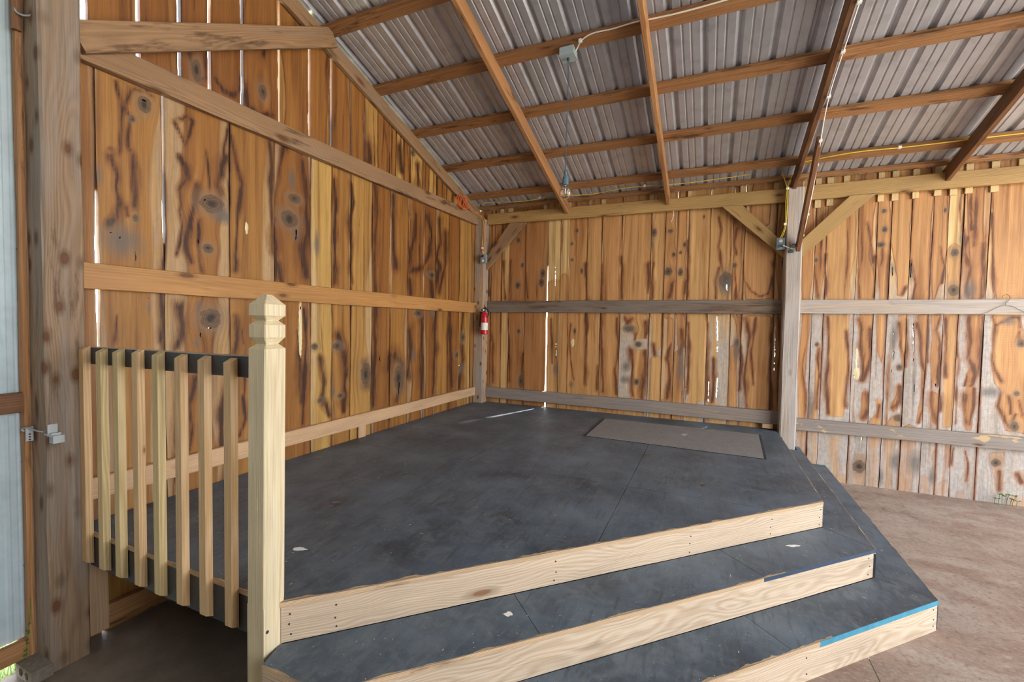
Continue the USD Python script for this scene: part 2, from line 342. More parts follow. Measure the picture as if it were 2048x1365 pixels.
plain('label_white', (.80, .78, .74), .5)
plain('print_grey', (.18, .18, .18), .6)
plain('box_grey', (.20, .25, .28), .45, noise=.08)
plain('junction_grey', (.36, .46, .49), .4, noise=.08)
plain('receptacle_white', (.78, .80, .80), .4)
plain('dark_teal_plastic', (.02, .07, .09), .4)
plain('blue_grey_cord', (.055, .085, .12), .5)
plain('socket_blue', (.07, .14, .19), .4)
plain('yellow_jacket', (.70, .52, .05), .5)
plain('white_jacket', (.80, .78, .70), .5)
plain('orange_jacket', (.62, .12, .03), .5)
plain('clip_white', (.85, .85, .84), .4)
plain('thin_wire', (.14, .13, .09), .5, .6)
plain('concrete_brick', (.20, .165, .13), .9, noise=.35, scale=50, bump=.5)
plain('brick_mortar', (.42, .38, .29), .9, noise=.25, scale=60, bump=.4)
plain('hollow_dark', (.03, .025, .02), .9)
plain('sawdust', (.66, .56, .42), .9)
plain('bird_lime', (.78, .77, .73), .7)
plain('dry_leaf', (.26, .15, .07), .8)
plain('nail_steel', (.06, .05, .045), .5, .7)
plain('hinge_black', (.05, .05, .05), .6)
plain('filament', (.75, .60, .40), .4, .5)
plain('flower_red', (.6, .04, .05), .5)
def leaf_material(name, col):
    g = G(); pos = ('>', g.n('geometry')+'.position'); n = g.noise(pos, 60, 3, .5)
    c = g.mix(n, tuple(x*.7 for x in col), tuple(x*1.3 for x in col))
    p = g.n('principled_bsdf', base_color=c, roughness=.5); t = g.n('translucent_bsdf', color=c)
    m = g.n('mix_closure', fac=.3, closure1=('>', p+'.BSDF'), closure2=('>', t+'.BSDF'))
    usdkit.material(stage, '/World/Looks/'+name, g.nodes, g.links, surface=m+'.closure')
leaf_material('leaf_green', (.10, .26, .06)); leaf_material('grass_blade', (.17, .33, .05))
def ground_material():
    g = G(); pos = ('>', g.n('geometry')+'.position'); n = g.noise(pos, 3, 6, .65); n2 = g.noise(pos, .25, 4, .5); n3 = g.noise(pos, 90, 3, .7)
    c = g.ramp(n, [(.3, (.20, .24, .09)), (.5, (.33, .34, .20)), (.7, (.44, .42, .32))])
    gv = g.ramp(n3, [(.3, (.26, .24, .21)), (.7, (.50, .47, .42))])
    x, y, z = g.sep(pos)
    c = g.mix(g.rng(g.math('multiply_add', n2, 3.0, x), 9.0, 9.8), c, gv)
    g.done('ground_grass', base_color=c, roughness=.95, specular_ior_level=.1, normal=g.bump(n3, .6, .03))
ground_material()
g = G()
fr = g.n('fresnel', IOR=1.45); tr = g.n('transparent_bsdf', color=(.97, .97, .96)); gl = g.n('glossy_bsdf', color=(1, 1, 1), roughness=.03)
mx = g.n('mix_closure', fac=('>', fr+'.fac'), closure1=('>', tr+'.BSDF'), closure2=('>', gl+'.BSDF'))
usdkit.material(stage, '/World/Looks/bulb_glass', g.nodes, g.links, surface=mx+'.closure')
# ---------------------------------------------------------------- the roof's geometry
S, ZR, RD = 0.2991, 2.9011, 0.131          # slope, rafter underside at y = 0, vertical depth of a rafter
def roof_z(y, o=0.0): return ZR-S*y+o      # o = 0 rafter underside, RD purlin underside, RD + .041 sheet
SHEET = RD+0.041
RIDGE = -6.4
X_END = 7.32

# ---------------------------------------------------------------- floor and ground
def slab_z(x, y): 
    t = np.clip((2.3-x)/(2.3-.35), 0, 1); return -.14*t*t*(3-2*t)
def grid(xs, ys, zf):
    X, Y = np.meshgrid(xs, ys, indexing='ij'); V = np.column_stack([X.ravel(), Y.ravel(), zf(X, Y).ravel()]); n = len(ys)
    F = []
    for i in range(len(xs)-1):
        for j in range(n-1):
            a = i*n+j; F += [(a, a+n, a+n+1), (a, a+n+1, a+1)]
    return V, np.array(F)
floor = thing('floor', 'stained concrete barn floor, brown and tan to the right of the stage, darker brown beneath the railing', kind='structure')
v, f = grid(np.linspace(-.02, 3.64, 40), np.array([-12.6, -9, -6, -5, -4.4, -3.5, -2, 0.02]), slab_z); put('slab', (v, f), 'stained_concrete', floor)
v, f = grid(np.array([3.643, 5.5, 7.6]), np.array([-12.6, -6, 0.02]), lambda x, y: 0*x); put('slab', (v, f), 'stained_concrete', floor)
put('joint', bx(3.62, 3.66, -12.6, .02, -.03, -.012), 'hollow_dark', floor)
v, f = grid(np.array([-60, -8, -1, -.1, .0]), np.array([-60, -13, -4.2, 1, 20, 60]), lambda x, y: -.16+0*x)
gd = put('ground', (v, f), 'ground_grass'); tag(gd, 'grassy ground outside the barn, seen as a bright sliver under the metal door', kind='structure')
v, f = grid(np.array([0, 3, 7.6]), np.array([0.04, 3, 20, 60]), lambda x, y: -.16+0*x); put('ground', (v, f), 'ground_grass'); 
v, f = grid(np.array([7.6, 12, 60]), np.array([-60, -13, 0, 20, 60]), lambda x, y: -.03+0*x); put('ground', (v, f), 'ground_grass')
v, f = grid(np.array([0, 3, 7.6]), np.array([-60, -20, -12.6]), lambda x, y: -.16+0*x); put('ground', (v, f), 'ground_grass')
for q in ('ground_001', 'ground_002', 'ground_003'):
    tag(stage.GetPrimAtPath('/World/'+q), 'grassy ground around the barn, outside the frame', kind='structure')

# ---------------------------------------------------------------- plank walls
KNOTS_L = [[-3.96,2.724,0.031,0.042,0],[-4.07,1.957,0.086,0.081,1],[-3.591,2.27,0.07,0.051,0],[-3.62,1.985,0.029,0.027,0],[-4.007,2.088,0.013,0.02,0],[-4.016,2.622,0.014,0.018,0],[-3.522,2.207,0.067,0.043,1],[-4.174,2.274,0.021,0.052,1],[-3.238,3.134,0.029,0.046,0],[-3.681,3.055,0.025,0.061,0],[-3.361,2.163,0.01,0.034,2],[-2.977,2.464,0.05,0.033,0],[-3.02,2.303,0.068,0.057,0],[-2.962,2.2,0.036,0.043,1],[-2.784,1.331,0.033,0.023,0],[-2.544,1.327,0.05,0.03,0],[-2.727,0.887,0.03,0.02,0],[-2.507,0.896,0.031,0.019,0],[-2.599,0.937,0.034,0.038,1],[-2.197,1.058,0.059,0.092,0],[-1.722,0.968,0.065,0.114,0],[-1.136,2.087,0.062,0.03,0],[-1.392,1.643,0.065,0.033,0],[-1.096,1.652,0.082,0.035,1],[-0.423,1.36,0.045,0.051,0],[-0.457,0.965,0.067,0.063,1],[-0.56,1.141,0.043,0.039,0],[-1.464,1.191,0.032,0.071,1],[-2.763,2.15,0.027,0.088,1],[-1.545,2.674,0.019,0.014,0],[-1.517,3.32,0.038,0.032,0],[-3.0,2.602,0.027,0.065,1],[-2.925,1.478,0.014,0.188,2],[-3.606,1.544,0.061,0.056,0],[-3.604,1.465,0.042,0.023,2],[-3.948,1.633,0.017,0.022,2],[-3.949,1.596,0.007,0.033,1],[-3.69,1.392,0.014,0.036,1],[-3.679,1.62,0.012,0.036,1]]
KNOTS_B = [[0.923,2.2,0.029,0.055,0],[0.908,2.092,0.034,0.051,0],[0.574,2.059,0.031,0.04,0],[0.569,2.649,0.022,0.032,0],[0.635,2.319,0.022,0.028,0],[1.362,2.72,0.016,0.023,0],[1.3,2.562,0.018,0.015,0],[1.305,2.361,0.018,0.015,0],[1.373,2.072,0.024,0.046,2],[1.433,2.219,0.016,0.03,0],[2.028,1.514,0.071,0.044,1],[2.028,1.514,0.05,0.026,0],[2.144,1.331,0.032,0.029,0],[2.225,1.328,0.028,0.033,2],[2.135,0.882,0.025,0.033,0],[1.131,0.981,0.033,0.071,1],[1.332,0.797,0.028,0.039,1],[1.34,1.322,0.016,0.043,2],[1.362,1.468,0.014,0.035,0],[0.644,0.789,0.031,0.082,0],[0.598,1.45,0.022,0.028,0],[0.108,2.681,0.028,0.041,0],[2.003,0.901,0.054,0.041,1],[2.008,1.059,0.045,0.055,1],[2.452,2.181,0.04,0.042,0],[2.584,2.167,0.025,0.038,0],[3.054,2.071,0.06,0.081,0],[3.056,2.006,0.066,0.092,1],[2.281,2.634,0.026,0.047,0],[2.272,2.489,0.015,0.078,1],[2.506,2.371,0.018,0.023,0],[2.578,2.392,0.016,0.017,0],[2.62,2.479,0.016,0.027,0],[2.462,2.641,0.025,0.019,0],[3.132,2.224,0.02,0.026,0],[3.184,1.383,0.02,0.04,0],[2.613,1.229,0.025,0.058,1],[2.617,1.075,0.032,0.193,1],[2.812,2.775,0.01,0.019,0],[3.589,2.242,0.015,0.053,0],[2.133,1.332,0.031,0.028,0],[2.132,0.883,0.023,0.024,0],[3.179,1.291,0.029,0.11,1],[4.412,2.703,0.018,0.02,0],[4.424,2.524,0.02,0.027,0],[4.4,2.378,0.03,0.022,0],[4.498,2.14,0.018,0.062,1],[4.641,2.092,0.017,0.085,1],[4.953,2.277,0.027,0.031,0],[4.951,2.001,0.036,0.035,2],[4.958,1.93,0.036,0.047,0],[5.074,1.928,0.035,0.082,1],[4.868,2.67,0.011,0.021,0],[3.876,2.251,0.015,0.021,0],[4.988,2.398,0.014,0.058,1],[5.34,1.648,0.05,0.036,1],[5.434,1.452,0.026,0.03,0],[5.424,1.007,0.02,0.022,0],[5.422,0.71,0.026,0.041,0],[4.257,1.113,0.02,0.055,2],[4.254,1.266,0.01,0.092,2],[4.548,1.176,0.04,0.066,2],[4.544,1.295,0.014,0.06,2],[4.589,1.193,0.023,0.027,0],[4.699,1.126,0.048,0.053,2],[4.514,1.644,0.021,0.027,2],[4.866,1.035,0.027,0.041,2],[4.608,0.282,0.051,0.09,1],[4.753,0.28,0.064,0.104,1],[4.706,1.023,0.009,0.294,1],[4.537,1.473,0.024,0.163,1],[4.314,0.186,0.049,0.062,0],[5.315,0.368,0.031,0.034,0],[3.916,1.392,0.016,0.019,0],[4.603,0.702,0.035,0.03,0],[5.241,1.006,0.082,0.042,1],[4.877,0.173,0.022,0.073,1],[3.872,0.755,0.04,0.143,1],[4.483,0.112,0.024,0.076,1]]
STREAKS_L = [[0.007,[[-4.093,2.764],[-4.069,2.67],[-4.07,2.555],[-4.076,2.402],[-4.12,2.413]]],[0.012,[[-4.054,2.659],[-4.028,2.617],[-4.037,2.533],[-4.041,2.45],[-4.019,2.413],[-4.008,2.307],[-4.013,2.142]]],[0.015,[[-4.12,2.378],[-4.096,2.281],[-4.104,2.217],[-4.079,2.161],[-4.091,2.069],[-4.117,2.046]]],[0.008,[[-4.022,2.772],[-4.05,2.679]]],[0.008,[[-4.049,2.142],[-4.042,2.089]]],[0.008,[[-3.806,2.7],[-3.78,2.653],[-3.743,2.588],[-3.699,2.725],[-3.732,2.751],[-3.779,2.722]]],[0.011,[[-3.772,2.518],[-3.739,2.469],[-3.735,2.39],[-3.783,2.317],[-3.774,2.239],[-3.784,2.177],[-3.766,2.092],[-3.777,1.989],[-3.796,1.907]]],[0.014,[[-3.687,2.354],[-3.708,2.236],[-3.723,2.131],[-3.744,1.995],[-3.739,1.935],[-3.721,1.876]]],[0.02,[[-3.498,2.592],[-3.542,2.513],[-3.559,2.401],[-3.532,2.355]]],[0.01,[[-3.496,2.776],[-3.519,2.67],[-3.52,2.585]]],[0.011,[[-3.452,2.739],[-3.43,2.571],[-3.395,2.448],[-3.42,2.241],[-3.438,2.07],[-3.445,1.879]]],[0.007,[[-3.625,2.59],[-3.616,2.489],[-3.611,2.365]]],[0.007,[[-3.674,2.162],[-3.675,2.007],[-3.666,1.904],[-3.652,1.823]]],[0.019,[[-3.18,2.796],[-3.161,2.636],[-3.168,2.395],[-3.155,2.035]]],[0.015,[[-3.719,3.134],[-3.706,3.042],[-3.672,3.009],[-3.632,3.04],[-3.626,3.186]]],[0.015,[[-3.57,3.05],[-3.517,3.013],[-3.439,3.006],[-3.404,3.055],[-3.392,3.171]]],[0.017,[[-3.362,3.131],[-3.345,2.983],[-3.271,2.958],[-3.153,2.997]]],[0.029,[[-3.231,3.38],[-3.218,3.421]]],[0.011,[[-4.007,2.779],[-3.943,2.791],[-3.91,2.769]]],[0.018,[[-3.113,2.568],[-3.085,2.736],[-3.057,2.841]]],[0.029,[[-2.901,2.765],[-2.881,2.604],[-2.87,2.387],[-2.849,2.221],[-2.901,2.093],[-2.88,1.891]]],[0.018,[[-3.146,2.275],[-3.132,2.056],[-3.133,1.832]]],[0.016,[[-3.123,1.961],[-3.096,1.82]]],[0.019,[[-2.593,2.724],[-2.568,2.513],[-2.579,2.217],[-2.566,2.035],[-2.578,1.867]]],[0.021,[[-2.393,2.746],[-2.366,2.601],[-2.418,2.398],[-2.39,2.212],[-2.388,1.885]]],[0.03,[[-2.079,2.797],[-2.053,2.578],[-2.081,2.367],[-2.085,2.099],[-2.076,1.831]]],[0.03,[[-1.831,2.781],[-1.825,2.307],[-1.788,2.094]]],[0.047,[[-1.449,2.696],[-1.465,2.461],[-1.539,2.286],[-1.536,2.079],[-1.34,2.149]]],[0.051,[[-1.226,2.724],[-1.136,2.522],[-1.197,2.314],[-1.34,2.125]]],[0.065,[[-1.006,2.748],[-0.977,2.475],[-1.042,2.287],[-0.971,2.195],[-1.08,1.98]]],[0.034,[[-1.553,1.985],[-1.532,1.848]]],[0.071,[[-1.149,2.074],[-1.122,1.851]]],[0.044,[[-0.861,2.599],[-0.853,2.262],[-0.987,1.886]]],[0.045,[[-0.422,1.7],[-0.468,1.361],[-0.404,1.075],[-0.507,0.744]]],[0.046,[[-1.545,1.452],[-1.523,1.241],[-1.576,0.988]]],[0.041,[[-1.332,1.669],[-1.325,1.256],[-1.315,0.693]]],[0.046,[[-1.052,1.678],[-1.065,1.245],[-1.1,0.738]]],[0.041,[[-0.741,1.689],[-0.731,1.285],[-0.693,0.766]]],[0.03,[[-2.539,1.421],[-2.463,1.247],[-2.449,1.053],[-2.473,0.746]]],[0.018,[[-2.728,1.226],[-2.693,1.041],[-2.704,0.915],[-2.634,0.756]]],[0.031,[[-2.074,1.664],[-2.072,1.393],[-2.084,1.079],[-2.096,0.744]]],[0.042,[[-1.794,1.21],[-1.669,1.089],[-1.667,0.882],[-1.754,0.734]]],[0.034,[[-1.877,1.083],[-1.845,1.213]]],[0.026,[[-2.218,1.172],[-2.173,1.025],[-2.187,0.944]]],[0.019,[[-2.891,1.616],[-2.88,1.323],[-2.901,0.977],[-2.901,0.734]]],[0.018,[[-2.952,1.461],[-2.932,1.239],[-2.921,0.894]]],[0.041,[[-2.182,3.145],[-2.161,3.053],[-2.175,2.989]]],[0.028,[[-1.735,3.309],[-1.697,3.081]]],[0.039,[[-1.439,3.233],[-1.416,3.031]]],[0.024,[[-3.788,1.615],[-3.781,1.51],[-3.79,1.422],[-3.815,1.361]]],[0.008,[[-4.106,1.562],[-4.111,1.413]]],[0.011,[[-3.883,1.543],[-3.884,1.407]]],[0.014,[[-3.445,1.571],[-3.436,1.414],[-3.456,1.316]]],[0.01,[[-3.404,1.483],[-3.384,1.383]]],[0.012,[[-3.7,1.183],[-3.736,0.997],[-3.72,0.875],[-3.747,0.717]]],[0.016,[[-3.507,1.144],[-3.547,0.937],[-3.544,0.713]]],[0.015,[[-3.396,1.012],[-3.376,0.856],[-3.419,0.733]]]]
STREAKS_B = [[0.014,[[0.149,2.326],[0.145,1.931]]],[0.011,[[0.356,2.38],[0.372,2.134],[0.399,1.888]]],[0.016,[[0.457,2.376],[0.478,1.887]]],[0.013,[[0.691,2.227],[0.72,1.886]]],[0.017,[[1.489,2.297],[1.509,1.861],[1.502,1.766],[1.511,1.385],[1.516,0.811]]],[0.017,[[1.68,2.271],[1.691,1.86],[1.703,1.391],[1.739,0.732]]],[0.015,[[1.918,2.372],[1.931,1.877]]],[0.014,[[2.231,2.269],[2.223,1.947]]],[0.021,[[2.065,1.255],[2.079,1.072],[2.076,0.887],[2.099,0.705]]],[0.024,[[2.225,1.261],[2.221,1.079],[2.21,0.86],[2.197,0.694]]],[0.018,[[2.105,1.457],[2.098,1.384]]],[0.015,[[1.882,1.656],[1.909,1.341],[1.881,1.024],[1.898,0.726]]],[0.011,[[1.664,1.049],[1.653,0.744]]],[0.01,[[1.31,1.573],[1.295,1.34],[1.321,1.089],[1.367,0.839]]],[0.012,[[1.044,1.608],[1.07,1.372],[1.077,1.057]]],[0.012,[[0.198,1.556],[0.216,1.243],[0.236,0.761]]],[0.014,[[0.453,1.416],[0.489,0.758]]],[0.018,[[0.659,1.157],[0.642,0.912],[0.667,0.75]]],[0.021,[[2.055,1.639],[2.012,1.583],[1.973,1.656]]],[0.016,[[2.241,1.623],[2.236,1.461]]],[0.013,[[2.288,2.274],[2.274,2.099],[2.28,1.864]]],[0.025,[[2.506,2.055],[2.491,1.959],[2.475,1.882]]],[0.021,[[2.65,2.052],[2.628,1.919]]],[0.011,[[2.645,2.506],[2.673,1.88]]],[0.011,[[3.133,2.187],[3.155,2.023],[3.159,1.877]]],[0.013,[[3.151,2.621],[3.124,2.46],[3.144,2.332]]],[0.008,[[3.251,2.057],[3.303,1.948],[3.384,1.893],[3.462,1.91],[3.494,2.104],[3.51,2.298]]],[0.012,[[3.497,2.228],[3.51,1.874]]],[0.015,[[3.256,1.658],[3.303,1.478],[3.279,1.204],[3.269,1.02],[3.297,0.692]]],[0.011,[[3.509,1.661],[3.509,1.215],[3.527,0.695]]],[0.011,[[3.563,1.661],[3.588,1.396],[3.577,1.04],[3.597,0.701]]],[0.017,[[2.314,1.334],[2.337,1.197]]],[0.015,[[2.509,1.36],[2.478,1.164],[2.503,0.951],[2.482,0.715]]],[0.02,[[2.605,1.498],[2.628,1.326],[2.603,1.248]]],[0.014,[[2.892,1.598],[2.893,1.279],[2.91,0.732]]],[0.012,[[2.682,1.595],[2.701,1.271],[2.698,0.791]]],[0.012,[[2.956,1.188],[2.971,0.982],[2.962,0.718]]],[0.013,[[3.217,1.366],[3.235,1.073],[3.226,0.87]]],[0.01,[[2.965,2.762],[2.995,2.614],[2.975,2.432],[3.017,2.173]]],[0.013,[[2.212,1.608],[2.217,1.41]]],[0.019,[[2.222,1.251],[2.211,0.952],[2.199,0.691]]],[0.01,[[3.36,1.659],[3.325,1.297],[3.353,0.934]]],[0.012,[[2.983,2.211],[2.954,2.064],[2.959,1.878]]],[0.012,[[5.027,2.419],[5.029,2.256],[5.065,2.138],[5.045,1.987],[5.058,1.882]]],[0.01,[[5.152,2.342],[5.152,2.158],[5.171,1.996],[5.155,1.869]]],[0.008,[[5.036,2.835],[5.044,2.626],[5.064,2.486]]],[0.008,[[5.074,2.842],[5.081,2.681],[5.086,2.508],[5.084,2.323]]],[0.012,[[5.183,2.615],[5.192,2.409],[5.209,2.225],[5.217,2.041],[5.233,1.868]]],[0.007,[[5.002,2.49],[5.022,2.326]]],[0.007,[[4.364,2.262],[4.355,2.113],[4.36,1.863]]],[0.006,[[4.22,2.168],[4.237,2.003],[4.247,1.864]]],[0.01,[[4.612,1.959],[4.586,1.898]]],[0.008,[[4.474,2.257],[4.46,2.11],[4.47,1.863]]],[0.008,[[4.631,2.214],[4.678,1.994],[4.664,1.861]]],[0.007,[[4.777,2.112],[4.779,1.932]]],[0.008,[[4.841,2.336],[4.864,2.228],[4.886,2.144],[4.865,1.991]]],[0.009,[[3.956,2.306],[3.95,2.177],[3.973,1.996],[3.972,1.866]]],[0.009,[[3.862,2.206],[3.891,2.01],[3.917,1.88]]],[0.008,[[4.291,2.589],[4.33,2.363],[4.352,2.188]]],[0.012,[[3.997,1.676],[4.011,1.458],[4.015,1.193],[4.01,0.973],[4.033,0.691]]],[0.015,[[4.252,1.648],[4.28,1.557],[4.279,1.42],[4.309,1.117],[4.3,1.04]]],[0.017,[[4.36,1.544],[4.363,1.317],[4.345,1.149],[4.306,1.04]]],[0.022,[[4.354,0.906],[4.371,0.785],[4.326,0.674]]],[0.013,[[4.572,1.622],[4.585,1.43],[4.628,1.225],[4.618,1.195]]],[0.019,[[4.602,1.016],[4.613,0.882],[4.563,0.803]]],[0.012,[[4.623,1.653],[4.635,1.358],[4.63,1.196]]],[0.014,[[4.71,1.625],[4.746,1.45],[4.754,1.246],[4.786,1.16],[4.777,0.97],[4.784,0.794],[4.755,0.673]]],[0.009,[[4.782,1.655],[4.793,1.263]]],[0.013,[[4.876,1.684],[4.853,1.555],[4.892,1.426],[4.89,1.196],[4.875,1.035]]],[0.016,[[4.833,0.974],[4.838,0.843],[4.865,0.743],[4.884,0.673]]],[0.013,[[4.895,0.95],[4.907,0.806]]],[0.011,[[4.915,1.656],[4.933,1.485],[4.926,1.27],[4.937,1.126]]],[0.006,[[5.003,1.629],[5.013,1.131],[5.027,0.688]]],[0.013,[[5.076,1.672],[5.095,1.476],[5.08,1.32],[5.115,1.251],[5.141,1.154],[5.113,1.053]]],[0.017,[[5.17,1.687],[5.178,1.492],[5.168,1.24],[5.121,1.11]]],[0.015,[[5.08,0.965],[5.073,0.865],[5.101,0.71]]],[0.013,[[5.135,1.04],[5.141,0.885],[5.118,0.698]]],[0.01,[[5.082,1.164],[5.071,1.05]]],[0.01,[[5.257,1.591],[5.254,1.425],[5.249,1.286],[5.273,1.204],[5.329,1.11]]],[0.014,[[5.232,1.688],[5.256,1.605],[5.364,1.675],[5.404,1.676],[5.418,1.594]]],[0.012,[[5.419,1.567],[5.422,1.486]]],[0.009,[[5.323,1.012],[5.308,0.886],[5.354,0.765],[5.387,0.699]]],[0.008,[[5.384,0.99],[5.392,0.824]]],[0.008,[[5.422,0.827],[5.405,0.743]]],[0.01,[[5.44,0.967],[5.472,0.818]]],[0.008,[[3.93,1.346],[3.922,1.219],[3.947,1.063],[3.933,0.904],[3.939,0.745]]],[0.008,[[4.156,1.539],[4.194,1.202],[4.172,0.767]]],[0.012,[[4.443,0.822],[4.436,0.7]]],[0.009,[[5.101,0.453],[5.122,0.341],[5.119,0.168]]],[0.009,[[5.009,0.469],[5.005,0.295]]],[0.01,[[5.334,0.287],[5.351,0.121]]],[0.01,[[5.465,0.293],[5.498,0.229]]]]

SLITS_L = [[0.004,[[-3.992,2.732],[-3.963,2.747],[-3.931,2.732]]],[0.003,[[-3.967,2.679],[-3.967,2.666]]],[0.003,[[-4.125,1.987],[-4.096,1.999],[-4.078,1.965],[-4.04,1.952]]],[0.003,[[-4.023,2.048],[-4.027,2.015]]],[0.004,[[-4.015,1.916],[-4.005,1.886],[-4.004,1.835]]],[0.004,[[-3.645,2.278],[-3.627,2.298]]],[0.004,[[-3.612,2.27],[-3.57,2.275]]],[0.005,[[-3.676,2.048],[-3.676,2.012]]],[0.014,[[-2.962,2.233],[-2.965,2.157]]],[0.012,[[-2.925,1.649],[-2.925,1.632]]],[0.023,[[-1.052,1.691],[-1.05,1.615]]],[0.022,[[-1.127,2.101],[-1.135,2.055]]],[0.028,[[-0.502,0.997],[-0.459,1.007]]],[0.016,[[-2.014,1.211],[-2.008,1.158]]],[0.018,[[-1.71,0.921],[-1.719,0.797]]],[0.004,[[-3.649,1.469],[-3.6,1.488]]],[0.004,[[-3.955,1.657],[-3.945,1.654]]],[0.004,[[-3.676,1.483],[-3.667,1.428]]],[0.004,[[-3.683,1.374],[-3.683,1.337]]]]
SLITS_B = [[0.01,[[0.982,2.247],[0.992,2.1],[0.993,1.864]]],[0.01,[[1.085,2.292],[1.09,2.039]]],[0.013,[[0.58,2.656],[0.583,2.64]]],[0.011,[[0.463,1.149],[0.464,1.077]]],[0.01,[[1.117,1.315],[1.123,1.118]]],[0.008,[[1.335,1.341],[1.342,1.303]]],[0.012,[[0.195,1.326],[0.196,1.305]]],[0.01,[[3.054,2.08],[3.068,2.052]]],[0.008,[[3.064,2.024],[3.066,1.951]]],[0.01,[[2.978,1.674],[2.993,1.47],[2.995,1.283]]],[0.01,[[3.005,0.984],[2.999,0.759]]],[0.009,[[2.273,1.115],[2.274,1.075]]],[0.007,[[2.642,0.845],[2.642,0.729]]],[0.009,[[2.275,2.566],[2.273,2.527]]],[0.008,[[3.532,1.661],[3.543,1.43],[3.545,1.074]]],[0.009,[[2.916,0.941],[2.923,0.714]]],[0.009,[[2.677,0.886],[2.686,0.713]]],[0.005,[[4.496,2.195],[4.503,2.072]]],[0.005,[[4.64,2.189],[4.639,2.056]]],[0.006,[[4.533,1.523],[4.537,1.492]]],[0.007,[[4.679,1.618],[4.688,1.508],[4.69,1.374]]],[0.009,[[4.259,1.297],[4.257,1.19]]],[0.01,[[4.235,1.097],[4.247,1.067]]],[0.011,[[4.542,1.34],[4.539,1.258]]],[0.007,[[4.526,1.145],[4.536,1.19]]],[0.009,[[4.679,1.624],[4.69,1.405],[4.691,1.331]]],[0.008,[[4.693,1.28],[4.695,1.243]]],[0.007,[[4.708,1.031],[4.712,0.965]]],[0.007,[[4.534,1.548],[4.537,1.503]]],[0.006,[[4.321,0.496],[4.328,0.435]]],[0.007,[[4.863,1.056],[4.867,1.013]]],[0.007,[[3.872,1.525],[3.874,1.509]]],[0.008,[[5.043,0.495],[5.049,0.492]]],[0.008,[[4.538,1.131],[4.527,1.121]]]]
